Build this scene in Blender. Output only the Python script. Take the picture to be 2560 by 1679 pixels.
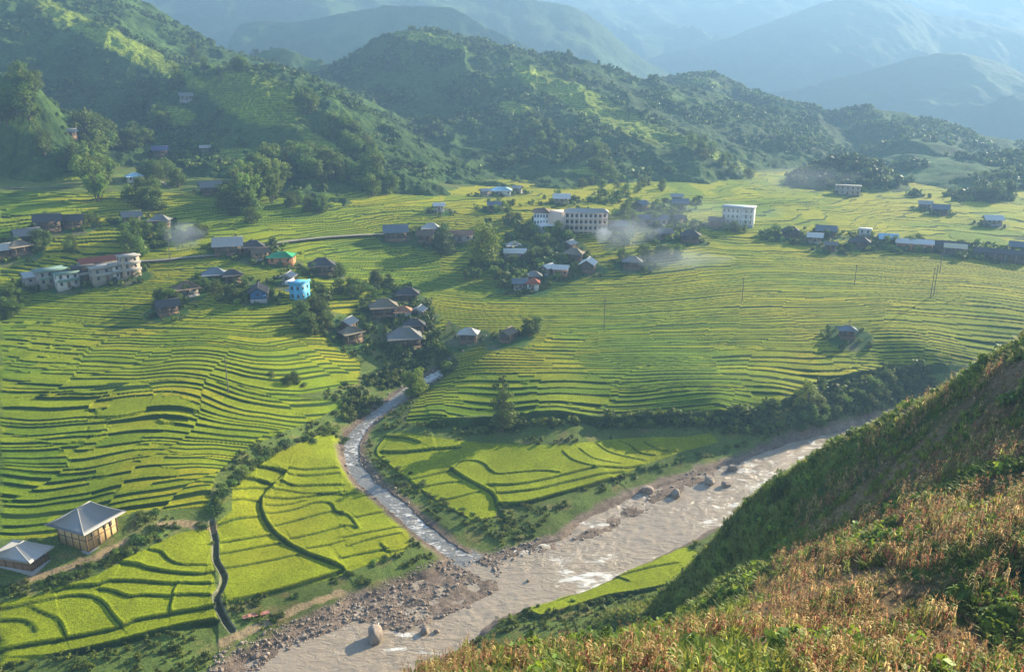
import bpy, math, random
import numpy as np
rng = np.random.default_rng(7); random.seed(7)
C = bpy.context.scene.collection
for o in list(bpy.data.objects): bpy.data.objects.remove(o)
# ---------------------------------------------------------------- camera
CAMH = 110.0; FPX = 2009.0; HORIZ = 230.0
PITCH = math.atan((839.5 - HORIZ) / FPX)
cam = bpy.data.cameras.new('camera'); camo = bpy.data.objects.new('camera', cam); C.objects.link(camo)
camo.location = (0, 0, CAMH); camo.rotation_euler = (math.pi / 2 - PITCH, 0, 0)
cam.sensor_width = 36; cam.lens = 36 * FPX / 2560; cam.clip_start = 0.5; cam.clip_end = 20000
bpy.context.scene.camera = camo
# ---------------------------------------------------------------- light
SUN_AZ = math.radians(50); SUN_EL = math.radians(21)      # azimuth clockwise from +Y
w = bpy.data.worlds.new("World"); bpy.context.scene.world = w; w.use_nodes = True
nt = w.node_tree; bg = nt.nodes['Background']
sky = nt.nodes.new('ShaderNodeTexSky'); sky.sky_type = 'NISHITA'; sky.sun_disc = False
sky.sun_elevation = SUN_EL; sky.sun_rotation = SUN_AZ; sky.altitude = 1200; sky.dust_density = 1.0
nt.links.new(sky.outputs[0], bg.inputs[0]); bg.inputs[1].default_value = 0.085
sl = bpy.data.lights.new('sun', 'SUN'); sl.energy = 5.0; sl.angle = math.radians(0.6); sl.color = (1.0, 0.87, 0.62)
so = bpy.data.objects.new('sun', sl); C.objects.link(so)
so.rotation_euler = (math.pi / 2 - SUN_EL, 0, -SUN_AZ + math.pi)
vs = bpy.context.scene.view_settings
vs.view_transform = 'Standard'; vs.look = 'None'; vs.gamma = 1; vs.exposure = 2.12
# ---------------------------------------------------------------- maths helpers
FW = np.array([0, math.cos(PITCH), -math.sin(PITCH)]); UP = np.array([0, math.sin(PITCH), math.cos(PITCH)])
def ray(u, v):
    u = np.asarray(u, float); v = np.asarray(v, float)
    a = (u - 1280) / FPX; b = -(v - 839.5) / FPX
    d = np.stack([a, FW[1] + b * UP[1], FW[2] + b * UP[2]], -1)
    return d / d[..., 1:2]                       # scaled so that y = 1
def at_y(u, v, Y):
    d = ray(u, v); Y = np.asarray(Y, float)
    return np.stack([d[..., 0] * Y, Y, CAMH + d[..., 2] * Y], -1)
def at_z(u, v, z):
    d = ray(u, v); Y = (np.asarray(z, float) - CAMH) / d[..., 2]
    return at_y(u, v, Y)
def project(x, y, z):
    dz = z - CAMH
    dep = y * FW[1] + dz * FW[2]; up = y * UP[1] + dz * UP[2]
    return 1280 + FPX * x / dep, 839.5 - FPX * up / dep
class TPS:
    def __init__(s, P, v, lam=1e-4, sc=100.0):
        P = np.asarray(P, float) / sc; v = np.asarray(v, float); n = len(P); s.sc = sc
        d2 = ((P[:, None] - P[None]) ** 2).sum(-1)
        K = 0.5 * d2 * np.log(d2 + 1e-12) + lam * np.eye(n)
        A = np.zeros((n + 3, n + 3)); A[:n, :n] = K; A[:n, n] = 1; A[:n, n + 1:] = P; A[n:, :n] = A[:n, n:].T
        sol = np.linalg.solve(A, np.concatenate([v, np.zeros(3)]))
        s.P = P.astype(np.float32); s.w = sol[:n].astype(np.float32); s.a = sol[n:]
    def __call__(s, x, y):
        x = np.asarray(x, float) / s.sc; y = np.asarray(y, float) / s.sc; sh = x.shape
        xf = x.ravel(); yf = y.ravel(); out = np.empty(xf.shape)
        for i in range(0, len(xf), 60000):
            a = xf[i:i + 60000].astype(np.float32); b = yf[i:i + 60000].astype(np.float32)
            d2 = (a[:, None] - s.P[None, :, 0]) ** 2 + (b[:, None] - s.P[None, :, 1]) ** 2
            out[i:i + 60000] = (0.5 * d2 * np.log(d2 + 1e-12)) @ s.w
        return (out + s.a[0] + s.a[1] * xf + s.a[2] * yf).reshape(sh)
def _h(ix, iy, seed):
    h = (ix.astype(np.int64) * 374761393 + iy.astype(np.int64) * 668265263 + seed * 1442695041) & 0xFFFFFFFF
    h = ((h ^ (h >> 13)) * 1274126177) & 0xFFFFFFFF
    h = h ^ (h >> 16)
    return (h & 0xFFFF) / 65535.0
def vnoise(x, y, seed=0):
    ix = np.floor(x); iy = np.floor(y); fx = x - ix; fy = y - iy
    fx = fx * fx * fx * (fx * (fx * 6 - 15) + 10); fy = fy * fy * fy * (fy * (fy * 6 - 15) + 10)
    a = _h(ix, iy, seed); b = _h(ix + 1, iy, seed); c = _h(ix, iy + 1, seed); d = _h(ix + 1, iy + 1, seed)
    return (a * (1 - fx) + b * fx) * (1 - fy) + (c * (1 - fx) + d * fx) * fy
def fbm(x, y, scale, octs=4, seed=0, gain=0.5):
    x = np.asarray(x, float) / scale; y = np.asarray(y, float) / scale; s = 0; a = 1; t = 0
    for o in range(octs):
        c, n = math.cos(0.7 * o), math.sin(0.7 * o)
        s = s + a * (vnoise(x * c - y * n + 13.7 * o, x * n + y * c - 7.1 * o, seed + o) * 2 - 1); t += a
        a *= gain; x = x * 2.03; y = y * 2.03
    return s / t
def ridged(x, y, scale, octs=4, seed=0):
    x = np.asarray(x, float) / scale; y = np.asarray(y, float) / scale; s = 0; a = 1; t = 0
    for o in range(octs):
        n = 1 - np.abs(vnoise(x, y, seed + o) * 2 - 1); s = s + a * n * n; t += a; a *= 0.5; x = x * 2.1 + 3.1; y = y * 2.1 - 1.7
    return s / t
def sstep(e0, e1, x):
    t = np.clip((x - e0) / (e1 - e0), 0, 1); return t * t * (3 - 2 * t)
def in_poly(px, py, poly):
    px = np.asarray(px); py = np.asarray(py); ins = np.zeros(px.shape, bool); n = len(poly)
    for i in range(n):
        x1, y1 = poly[i][:2]; x2, y2 = poly[(i + 1) % n][:2]
        if y1 == y2: continue
        c = ((y1 > py) != (y2 > py)) & (px < (x2 - x1) * (py - y1) / (y2 - y1) + x1)
        ins ^= c
    return ins
def seg_dist(px, py, line):
    """unsigned distance, sign of side (left +) and param of nearest segment"""
    best = np.full(px.shape, 1e9); side = np.zeros(px.shape); prm = np.zeros(px.shape)
    for i in range(len(line) - 1):
        ax, ay = line[i][:2]; bx, by = line[i + 1][:2]; dx, dy = bx - ax, by - ay; L2 = dx * dx + dy * dy + 1e-9
        t = np.clip(((px - ax) * dx + (py - ay) * dy) / L2, 0, 1)
        qx = px - ax - t * dx; qy = py - ay - t * dy; d = np.hypot(qx, qy)
        m = d < best
        best = np.where(m, d, best); side = np.where(m, np.sign(dx * qy - dy * qx), side); prm = np.where(m, i + t, prm)
    return best, side, prm
# ---------------------------------------------------------------- object helpers
def tag(o, label=None, cat=None, group=None, kind=None):
    if label: o['label'] = label
    if cat: o['category'] = cat
    if group: o['group'] = group
    if kind: o['kind'] = kind
    return o
def empty(name, loc, rz=0.0, sc=1.0):
    o = bpy.data.objects.new(name, None); C.objects.link(o); o.location = loc; o.rotation_euler = (0, 0, rz)
    o.scale = (sc,) * 3 if not hasattr(sc, '__len__') else sc
    o.empty_display_size = 0.5
    return o
def mk(name, V, F, mat, parent=None, col=None, smooth=False, mats=None, midx=None):
    V = np.asarray(V, np.float32); F = np.asarray(F, np.int32)
    me = bpy.data.meshes.new(name); k = F.shape[1]
    me.vertices.add(len(V)); me.vertices.foreach_set('co', V.ravel())
    me.loops.add(F.size); me.loops.foreach_set('vertex_index', F.ravel())
    me.polygons.add(len(F)); me.polygons.foreach_set('loop_start', np.arange(0, F.size, k, dtype=np.int32))
    me.polygons.foreach_set('loop_total', np.full(len(F), k, np.int32))
    if smooth: me.polygons.foreach_set('use_smooth', np.ones(len(F), bool))
    me.update(calc_edges=True)
    if col is not None:
        a = me.color_attributes.new('Col', 'FLOAT_COLOR', 'POINT')
        c = np.ones((len(V), 4), np.float32); c[:, :3] = col; a.data.foreach_set('color', c.ravel())
    if mats:
        for m in mats: me.materials.append(m)
        if midx is not None: me.polygons.foreach_set('material_index', np.asarray(midx, np.int32))
    elif mat: me.materials.append(mat)
    o = bpy.data.objects.new(name, me); C.objects.link(o)
    if parent: o.parent = parent
    return o
def grid_faces(nr, nc):
    i = np.arange(nr - 1)[:, None] * nc + np.arange(nc - 1)[None]
    return np.stack([i, i + 1, i + nc + 1, i + nc], -1).reshape(-1, 4)
def copy_tree(o, parent=None):
    c = o.copy(); C.objects.link(c); c.parent = parent
    for ch in list(o.children): copy_tree(ch, c)
    return c
# ---------------------------------------------------------------- materials
def newmat(name):
    m = bpy.data.materials.new(name); m.use_nodes = True; n = m.node_tree
    return m, n, n.nodes['Principled BSDF'], n.nodes, n.links
def N(nodes, t, **kw):
    n = nodes.new(t)
    for k, v in kw.items(): setattr(n, k, v)
    return n
def mat_plain(name, rgb, rough=0.8, var=0.15, scale=3.0, metal=0.0, bump=0.0, spec=0.3, bscale=None, stretch=(1, 1, 1)):
    m, nt, b, nd, lk = newmat(name)
    tc = N(nd, 'ShaderNodeTexCoord'); mp = N(nd, 'ShaderNodeMapping'); mp.inputs['Scale'].default_value = stretch
    lk.new(tc.outputs['Object'], mp.inputs[0])
    no = N(nd, 'ShaderNodeTexNoise'); no.inputs['Scale'].default_value = scale; no.inputs['Detail'].default_value = 6
    lk.new(mp.outputs[0], no.inputs['Vector'])
    mx = N(nd, 'ShaderNodeMix', data_type='RGBA')
    mx.inputs[6].default_value = (*[c * (1 - var) for c in rgb], 1); mx.inputs[7].default_value = (*[min(1, c * (1 + var)) for c in rgb], 1)
    lk.new(no.outputs[0], mx.inputs[0]); lk.new(mx.outputs[2], b.inputs['Base Color'])
    b.inputs['Roughness'].default_value = rough; b.inputs['Metallic'].default_value = metal; b.inputs['Specular IOR Level'].default_value = spec
    if bump:
        n2 = N(nd, 'ShaderNodeTexNoise'); n2.inputs['Scale'].default_value = bscale or scale * 4; lk.new(mp.outputs[0], n2.inputs['Vector'])
        bp = N(nd, 'ShaderNodeBump'); bp.inputs['Strength'].default_value = bump; bp.inputs['Distance'].default_value = 0.1
        lk.new(n2.outputs[0], bp.inputs['Height']); lk.new(bp.outputs[0], b.inputs['Normal'])
    return m
def mat_land(name, sc1=0.8, v1=0.25, sc2=0.06, v2=0.2, bump=0.6, bdist=0.4, bsc=1.2, aerial=0.0):
    """vertex colour (the crop or soil that grows there, with sunlight painted on hill patches) times two noises, plus a plant-scale bump"""
    m, nt, b, nd, lk = newmat(name)
    at = N(nd, 'ShaderNodeVertexColor'); at.layer_name = 'Col'
    ge = N(nd, 'ShaderNodeNewGeometry')
    def mul(prev, sc, v, det):
        no = N(nd, 'ShaderNodeTexNoise'); no.inputs['Scale'].default_value = sc; no.inputs['Detail'].default_value = det
        lk.new(ge.outputs['Position'], no.inputs['Vector'])
        mr = N(nd, 'ShaderNodeMapRange'); mr.inputs[1].default_value = 0.3; mr.inputs[2].default_value = 0.7
        mr.inputs[3].default_value = 1 - v; mr.inputs[4].default_value = 1 + v; lk.new(no.outputs[0], mr.inputs[0])
        vm = N(nd, 'ShaderNodeVectorMath', operation='SCALE'); lk.new(prev, vm.inputs[0]); lk.new(mr.outputs[0], vm.inputs['Scale'])
        return vm.outputs[0]
    c = mul(at.outputs[0], sc1, v1, 6); c = mul(c, sc2, v2, 4)
    lk.new(c, b.inputs['Base Color']); b.inputs['Roughness'].default_value = 0.9; b.inputs['Specular IOR Level'].default_value = 0.08
    n2 = N(nd, 'ShaderNodeTexNoise'); n2.inputs['Scale'].default_value = bsc; n2.inputs['Detail'].default_value = 8; n2.inputs['Roughness'].default_value = 0.65
    lk.new(ge.outputs['Position'], n2.inputs['Vector'])
    bp = N(nd, 'ShaderNodeBump'); bp.inputs['Strength'].default_value = bump; bp.inputs['Distance'].default_value = bdist
    lk.new(n2.outputs[0], bp.inputs['Height']); lk.new(bp.outputs[0], b.inputs['Normal'])
    return m
def mat_leaf(name, trans=0.35):
    """vertex colour leaf with some light passing through, tinted a little per tree"""
    m, nt, b, nd, lk = newmat(name)
    at = N(nd, 'ShaderNodeVertexColor'); at.layer_name = 'Col'
    oi = N(nd, 'ShaderNodeObjectInfo')
    hs = N(nd, 'ShaderNodeHueSaturation'); lk.new(at.outputs[0], hs.inputs['Color'])
    mr = N(nd, 'ShaderNodeMapRange'); mr.inputs[3].default_value = 0.75; mr.inputs[4].default_value = 1.3; lk.new(oi.outputs['Random'], mr.inputs[0]); lk.new(mr.outputs[0], hs.inputs['Value'])
    mh = N(nd, 'ShaderNodeMath', operation='MULTIPLY_ADD'); mh.inputs[1].default_value = 0.035; mh.inputs[2].default_value = 0.482; lk.new(oi.outputs['Random'], mh.inputs[0]); lk.new(mh.outputs[0], hs.inputs['Hue'])
    lk.new(hs.outputs[0], b.inputs['Base Color']); b.inputs['Roughness'].default_value = 0.6; b.inputs['Specular IOR Level'].default_value = 0.2
    tr = N(nd, 'ShaderNodeBsdfTranslucent'); br = N(nd, 'ShaderNodeHueSaturation'); br.inputs['Value'].default_value = 1.5; br.inputs['Hue'].default_value = 0.48
    lk.new(hs.outputs[0], br.inputs['Color']); lk.new(br.outputs[0], tr.inputs[0])
    ms = N(nd, 'ShaderNodeMixShader'); ms.inputs[0].default_value = trans
    lk.new(b.outputs[0], ms.inputs[1]); lk.new(tr.outputs[0], ms.inputs[2]); lk.new(ms.outputs[0], nt.nodes['Material Output'].inputs[0])
    return m
# houses: u, v of the foot, apparent width, kind, roof, wall, turn in degrees, label
HOUSES = [
 (70, 604, 58, 'gable', 'grey', 'timber', 10, 'weathered grey roofed timber house up at the far left edge, above the shop row'), (14, 640, 50, 'gable', 'pale', 'timber', 20, 'pale roofed house cut by the left edge of the picture'), (50, 632, 54, 'hip', 'thatch', 'timber', 30, 'thatched house second from the left edge, its gable lit'),
 (122, 572, 62, 'gable', 'dark', 'timber', 0, 'low dark house at the lower left of the shaded terraces'), (186, 566, 50, 'gable', 'dark', 'timber', -10, 'dark house with a long roof just right of the low dark one'), (330, 556, 46, 'gable', 'grey', 'timber', 10, 'half hidden grey house under the lit tree column'), (402, 566, 52, 'hip', 'grey', 'timber', -15, 'grey blue roofed house in shade behind the road trees'),
 (95, 706, 56, 'shed', 'metal', 'plaster', 14, 'low shed with a sloping tin roof at the left end of the shop row'), (130, 708, 60, 'block2', 'greenish', 'plaster', 14, 'two storey white shop with a green upper floor in the roadside row'), (168, 716, 46, 'block2', 'greenish', 'white', 14, 'narrow green and white shop on a tall concrete base'), (212, 700, 44, 'block2', 'dark', 'timber', 14, 'dark open fronted shop between the green shops and the concrete houses'),
 (262, 668, 104, 'shed', 'red', 'plaster', 14, 'long rusty red roof at the back of the roadside shop row'), (262, 700, 60, 'block2', 'concrete', 'plaster', 16, 'unfinished grey concrete house in the roadside row'), (300, 694, 34, 'block2', 'concrete', 'white', 16, 'small white walled house joined to the peach building'), (326, 690, 40, 'block3', 'concrete', 'peach', 20, 'tall peach coloured building ending the roadside row on the right'),
 (572, 632, 78, 'gable', 'pale', 'timber', -4, 'wide pale grey roofed house beside the left smoke'), (634, 632, 60, 'hip', 'dark', 'timber', 0, 'dark hip roofed house right of the wide pale roof by the road'), (650, 648, 46, 'gable', 'brown', 'bamboo', 20, 'brown walled hut below the dark hip roofed house at the road bend'), (706, 656, 58, 'block1', 'green', 'orange', -14, 'bright green roofed house with orange walls'), (806, 682, 74, 'hip', 'dark', 'timber', 0, 'big dark thatched house behind and right of the blue house'),
 (466, 738, 66, 'hip', 'brown', 'plaster', 12, 'brown roofed house standing alone on stilts among the left terraces'), (420, 782, 56, 'gable', 'dark', 'timber', 8, 'collapsed looking dark shed on the terraces below the brown roofed house'), (538, 702, 62, 'hip', 'slate', 'timber', 0, 'slate blue hip roofed house, left one of the dark pair left of the blue house'), (582, 704, 50, 'hip', 'dark', 'timber', 10, 'dark hip roofed house, right one of the dark pair left of the blue house'),
 (648, 746, 66, 'gable', 'dark', 'blue_dark', 86, 'dark gabled house with a blue wall left of the bright blue house'), (722, 708, 40, 'gable', 'pale', 'plaster', 70, 'pale gabled house just above the bright blue house'),
 (338, 454, 34, 'block1', 'skyblue', 'white', 10, 'small hut with a bright pale blue roof on the left hillside'), (402, 390, 38, 'gable', 'purple', 'timber', 0, 'small purple blue roofed hut high on the left hillside'), (178, 342, 24, 'gable', 'pale', 'timber', 20, 'tiny pale roofed hut in the dark gully on the left hill'), (466, 254, 34, 'gable', 'grey', 'plaster', 10, 'pale huts highest on the left hill beside the lone tree'), (514, 378, 24, 'gable', 'pale', 'plaster', 0, 'tiny white hut in the shaded terraces of the left hill'), (528, 484, 56, 'gable', 'grey', 'timber', 8, 'grey roofed house under the trees at mid height of the left hill'),
 (870, 824, 46, 'gable', 'pale', 'timber', 60, 'pale gabled house on stilts right of the dark grove'), (878, 848, 60, 'hip', 'thatch', 'timber', 30, 'thatched house just below the pale gabled one by the dark grove'), (1020, 750, 64, 'hip', 'dark', 'timber', 0, 'dark roofed house at the top of the creek hamlet'), (960, 786, 80, 'hip', 'thatch', 'timber', 6, 'wide thatched house on the left of the creek hamlet'), (1008, 794, 40, 'block1', 'orange', 'white', 0, 'small white house with an orange roof in the creek hamlet'), (1048, 792, 24, 'gable', 'pale', 'plaster', 70, 'little pale hut at the right end of the creek hamlet'),
 (1036, 828, 60, 'hip', 'dark', 'timber', 0, 'dark house directly above the largest grey house of the creek hamlet'), (1012, 862, 100, 'hip', 'grey', 'timber', 4, 'largest grey roofed house of the creek hamlet, on posts'), (1172, 850, 54, 'hip', 'pale', 'timber', -10, 'pale roofed house alone at the edge of the right terraces near the creek'), (1268, 850, 46, 'gable', 'thatch', 'timber', 60, 'lone thatched hut with trees at its side in the right terraces'),
 (990, 596, 70, 'gable', 'slate', 'timber', 0, 'slate roofed house left of the pale roofs at the head of the terraces'), (1078, 584, 52, 'hip', 'pale', 'plaster', 0, 'pale hip roofed house at the head of the central terraces'), (1066, 602, 46, 'gable', 'brown', 'timber', -20, 'brown gabled house just below the pale hip roofed one'), (1152, 600, 62, 'shed', 'orange', 'plaster', -6, 'long low orange roofed building left of the tallest village tree'), (1098, 528, 16, 'gable', 'white', 'white', 0, 'tiny white hut at the edge of the shaded valley mouth'),
 (1288, 646, 54, 'shed', 'white', 'plaster', 0, 'bright flat tin roof right of the tallest village tree'), (1284, 628, 40, 'hip', 'pale', 'timber', 10, 'steep pale roof just above the bright flat tin roof'), (1424, 624, 34, 'gable', 'pale', 'timber', 60, 'pale gable highest of the two stacked roofs left of the white smoke'), (1434, 648, 56, 'hip', 'thatch', 'timber', -10, 'long thatched house left of the white smoke'), (1470, 674, 54, 'gable', 'white', 'timber', 80, 'house with a white edged gable below the white smoke'),
 (1370, 684, 34, 'gable', 'white', 'plaster', 50, 'bright white roof, left of two below the school'), (1402, 688, 36, 'shed', 'white', 'orange', -10, 'bright white roof with a red corner, right of two below the school'), (1334, 704, 44, 'hip', 'grey', 'timber', 0, 'grey steep roof below the two bright white roofs'), (1300, 722, 40, 'gable', 'slate', 'plaster', 0, 'slate shed at the lower left of the central village'), (1332, 722, 30, 'block1', 'red', 'white', 0, 'small red and white house lowest in the central village'),
 (1252, 487, 52, 'block1', 'skyblue', 'white', 0, 'long white villa with a pale blue roof above the village'), (1212, 490, 24, 'gable', 'pale', 'plaster', 30, 'small pale shed left of the white villa'), (1294, 482, 20, 'gable', 'pale', 'plaster', -30, 'small pale shed right of the white villa'), (1404, 508, 46, 'gable', 'white', 'plaster', 0, 'bright roofed building halfway between the villa and the school'), (1236, 526, 36, 'gable', 'slate', 'timber', 0, 'slate roof on the small terraces below the white villa'), (1362, 578, 36, 'block1', 'white', 'white', 20, 'white shed against the foot of the school end wall'),
 (1602, 524, 40, 'gable', 'slate', 'timber', 60, 'slate gabled house above and right of the school'), (1692, 504, 30, 'gable', 'pale', 'timber', 0, 'pale roof highest in the village right of the school'), (1700, 520, 44, 'gable', 'slate', 'timber', 0, 'slate house just under the highest pale roof'), (1620, 560, 96, 'shed', 'slate', 'plaster', 0, 'very long slate roof right of the school'), (1690, 560, 38, 'gable', 'dark', 'timber', 60, 'dark gabled house at the right end of the very long slate roof'), (1545, 578, 50, 'gable', 'slate', 'timber', 0, 'slate roofed house below the right wing of the school'), (1725, 602, 56, 'hip', 'dark', 'timber', 0, 'dark house alone in the terraces below the columned building'), (1580, 668, 54, 'hip', 'grey', 'timber', 0, 'grey house in the thin smoke at the edge of the right terraces'), (1660, 596, 40, 'gable', 'grey', 'timber', 20, 'grey roof in the terraces between the smoke and the columned building'), (1790, 566, 40, 'gable', 'dark', 'timber', 0, 'dark low house at the left foot of the columned building'),
 (1975, 592, 50, 'hip', 'dark', 'timber', 0, 'dark dome like roof starting the far row of houses'), (2036, 606, 36, 'gable', 'white', 'plaster', 0, 'bright tin roof third from the left in the far row'), (2064, 590, 50, 'gable', 'slate', 'timber', 0, 'slate roof behind the bright tin roof in the far row'), (2076, 626, 26, 'gable', 'grey', 'timber', 0, 'small dark hut standing in front of the far row'), (2148, 618, 50, 'hip', 'dark', 'timber', 0, 'dark house in the middle of the far row'), (2160, 600, 26, 'block2', 'white', 'white', 0, 'small white two storey house in the middle of the far row'), (2218, 610, 44, 'gable', 'skyblue', 'plaster', 10, 'blue grey roofed house right of the middle of the far row'),
 (2284, 622, 76, 'shed', 'white', 'orange', 3, 'long building with a gleaming roof in the far row'), (2360, 626, 92, 'shed', 'dark', 'timber', 2, 'long dark shed at the right end of the far row'), (2386, 634, 42, 'shed', 'cream', 'timber', 2, 'short cream roof in front of the long dark shed'), (2480, 562, 40, 'gable', 'white', 'plaster', 20, 'bright roofs on the far plain near the right edge'), (2500, 648, 100, 'shed', 'dark', 'timber', 0, 'long dark house touching the right edge of the picture'), (2545, 630, 40, 'gable', 'slate', 'timber', 0, 'slate roof above the long dark house at the right edge'), (2312, 522, 30, 'gable', 'pale', 'plaster', 0, 'pale hut below the wooded mound on the far plain'), (2350, 534, 40, 'gable', 'slate', 'timber', 0, 'slate roof on the far plain right of the pale hut'),
 (2116, 842, 40, 'hip', 'slate', 'timber', 15, 'lone grey roofed hut in the middle of the right terraces'), (2118, 486, 56, 'block2', 'concrete', 'peach', 0, 'flat roofed building with pillars at the foot of the wooded mound')]
# ================================================================ THE LAND
c1 = lambda L: [(x * .403, 1050 + y * .403) for x, y in L]
c2 = lambda L: [(850 + x * .403, 1050 + y * .403) for x, y in L]
c4 = lambda L: [(x * .3613, 500 + y * .3613) for x, y in L]
c5 = lambda L: [(850 + x * .3613, 500 + y * .3613) for x, y in L]
c6 = lambda L: [(1700 + x * .3613, 500 + y * .3613) for x, y in L]
VC = """700 1660 -.3;900 1640 -.3;1200 1500 .3;1350 1400 .6;1700 1290 1.6;1950 1170 2.6;2180 1070 3.6;
1075 940 11;1000 1000 9;900 1080 7;880 1130 6;940 1220 4;1040 1310 2;1150 1390 .6;
0 1600 4;300 1560 3.5;540 1500 4;540 1330 6;150 1450 7;850 1400 3;1000 1380 2.5;560 1430 4.5;700 1200 8;850 1150 7.5;620 1230 8.5;560 1600 1.2;700 1570 1;0 1700 1.5;300 1670 1.0;
200 1380 9;60 1420 8.5;200 1290 11;0 1250 13;300 1250 13;540 1230 11.5;0 1100 19;400 1100 18;640 1080 15;0 950 25;350 950 24.5;700 950 21;0 800 31;400 800 31;750 850 25;200 720 36;500 740 35;745 750 32.5;60 700 38;
850 870 20;1000 800 23;1000 700 30;950 620 38;700 640 41;400 640 43;100 640 44;300 560 52;100 560 54;0 500 60;800 540 50;1050 540 48;1100 480 52;
1100 1030 11.5;1400 1040 11.5;1800 1030 12;1950 1000 12.5;2150 950 13.5;2330 925 14.5;1000 1130 6.5;1200 1095 7;1500 1090 7;1800 1085 6.5;1950 1090 4.5;2150 1050 4.8;2320 1000 5.5;
1100 1150 5.5;1300 1220 4.5;1180 1290 3;1500 1170 5;1750 1110 5.5;1450 1280 2;1300 1330 1.2;1550 1230 2.5;1700 1190 2.4;
1200 900 18;1500 900 18.5;1800 900 19;2100 880 19;2400 850 21;2560 830 22;1200 780 24;1500 780 25;1800 780 26;2100 780 26;2500 760 28;1300 690 30;1600 680 31.5;1900 680 32;2200 690 31.5;2500 680 33;
1500 620 38;1800 600 38;2100 610 37;2400 630 36;1300 560 45;1600 550 45;1900 540 43;2200 540 41;2500 560 40;1300 490 50;1600 500 49;2000 500 45;2300 500 43;2560 510 42;2300 460 44;2560 460 43;
1300 1530 3.6;1700 1400 5;1500 1560 7;1400 1600 9;1230 1545 2.5;1060 1655 1.2"""
P = []; Z = []
for e in VC.replace('\n', '').split(';'):
    u, v, z = map(float, e.split()); q = at_z(u, v, z); P.append(q[:2]); Z.append(z)
for X, Y, z in [(-900, 900, 70), (0, 900, 55), (900, 900, 50), (-700, 450, 75), (600, 300, 25), (500, 180, 10), (-350, 200, 30), (-250, 120, 10), (100, 90, 0), (-60, 90, -1), (400, 120, 5), (700, 600, 45)]:
    P.append((X, Y)); Z.append(z)
ZB = TPS(P, Z, 2e-4)
def zb(x, y): return ZB(x, y)
def at(u, v, fn=None, y0=95, y1=1000, n=260):
    """where the sight line of a photo point meets the land"""
    fn = fn or zb
    u = np.atleast_1d(np.asarray(u, float)); v = np.atleast_1d(np.asarray(v, float))
    Ys = y0 * (y1 / y0) ** (np.arange(n) / (n - 1)); d = ray(u, v)
    X = d[:, 0:1] * Ys; Zr = CAMH + d[:, 2:3] * Ys; g = fn(X, np.broadcast_to(Ys, X.shape)) - Zr
    hit = g > 0; i = np.argmax(hit, 1); i = np.where(hit.any(1), np.maximum(i, 1), n - 1)
    r = np.arange(len(u)); g0 = g[r, i - 1]; g1 = g[r, i]; t = np.clip(-g0 / (g1 - g0 + 1e-9), 0, 1)
    Y = Ys[i - 1] + (Ys[i] - Ys[i - 1]) * t
    x = d[:, 0] * Y
    return np.stack([x, Y, fn(x, Y)], -1)
def wline(L): return at([p[0] for p in L], [p[1] for p in L])
def smoothline(W, k=4):
    W = np.asarray(W); out = []
    for i in range(len(W) - 1):
        p0 = W[max(i - 1, 0)]; p1 = W[i]; p2 = W[i + 1]; p3 = W[min(i + 2, len(W) - 1)]
        for j in range(k):
            t = j / k
            out.append(0.5 * ((2 * p1) + (-p0 + p2) * t + (2 * p0 - 5 * p1 + 4 * p2 - p3) * t * t + (-p0 + 3 * p1 - 3 * p2 + p3) * t ** 3))
    out.append(W[-1]); return np.array(out)
# rivers ---------------------------------------------------------
RIVPOLY = [(2420, 985), (2330, 1003), (2240, 1030), (2100, 1062), (1980, 1100), (1880, 1135), (1800, 1160), (1740, 1185), (1640, 1215), (1560, 1240), (1490, 1275), (1440, 1310), (1400, 1345), (1320, 1368), (1280, 1385), (1240, 1400), (1180, 1385),
           (1120, 1400), (1080, 1430), (1010, 1450), (960, 1470), (880, 1500), (800, 1545), (700, 1590), (600, 1640), (520, 1700),
           (980, 1760), (1040, 1665), (1110, 1620), (1190, 1575), (1235, 1530), (1330, 1495), (1440, 1462), (1560, 1410), (1700, 1350), (1850, 1290), (2050, 1195), (2260, 1080), (2440, 1010)]
RIVW = wline(RIVPOLY)[:, :2]
TRIB = smoothline(wline([(1200, 840), (1130, 890), (1085, 935), (1040, 965), (985, 1000), (930, 1035), (895, 1075), (878, 1115), (885, 1150), (915, 1195), (970, 1245), (1030, 1300), (1090, 1345), (1150, 1390), (1210, 1430)]))[:, :2]
WZ = TPS(*zip(*[((at_z(u, v, z)[:2]), z) for u, v, z in [(600, 1660, -1), (900, 1640, -.8), (1150, 1480, -.2), (1200, 1440, 0), (1350, 1400, .3), (1700, 1290, 1.3), (1950, 1170, 2.3), (2180, 1070, 3.3), (2400, 1000, 4.4)]]), 1e-2)
TW = TPS(*zip(*[((at_z(u, v, z)[:2]), z) for u, v, z in [(1200, 840, 14), (1075, 940, 10.6), (1000, 1000, 8.7), (900, 1080, 6.6), (880, 1130, 5.6), (940, 1220, 3.6), (1040, 1310, 1.7), (1150, 1390, .4), (1210, 1430, .05)]]), 1e-2)
GRAVEL = [wline(p)[:, :2] for p in (
    [(1010, 1450), (1130, 1400), (1180, 1430), (1255, 1430), (1250, 1470), (1170, 1510), (1100, 1540), (1010, 1575), (930, 1560), (880, 1530), (920, 1490)],
    [(1440, 1330), (1520, 1285), (1600, 1245), (1700, 1200), (1850, 1150), (1860, 1165), (1760, 1210), (1660, 1250), (1560, 1305), (1480, 1340), (1430, 1350)],
    [(1150, 1390), (1240, 1385), (1380, 1350), (1400, 1370), (1290, 1395), (1240, 1430), (1200, 1440)],
    [(560, 1640), (640, 1600), (760, 1560), (880, 1500), (900, 1530), (800, 1580), (700, 1620), (620, 1679), (540, 1700)])]
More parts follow.
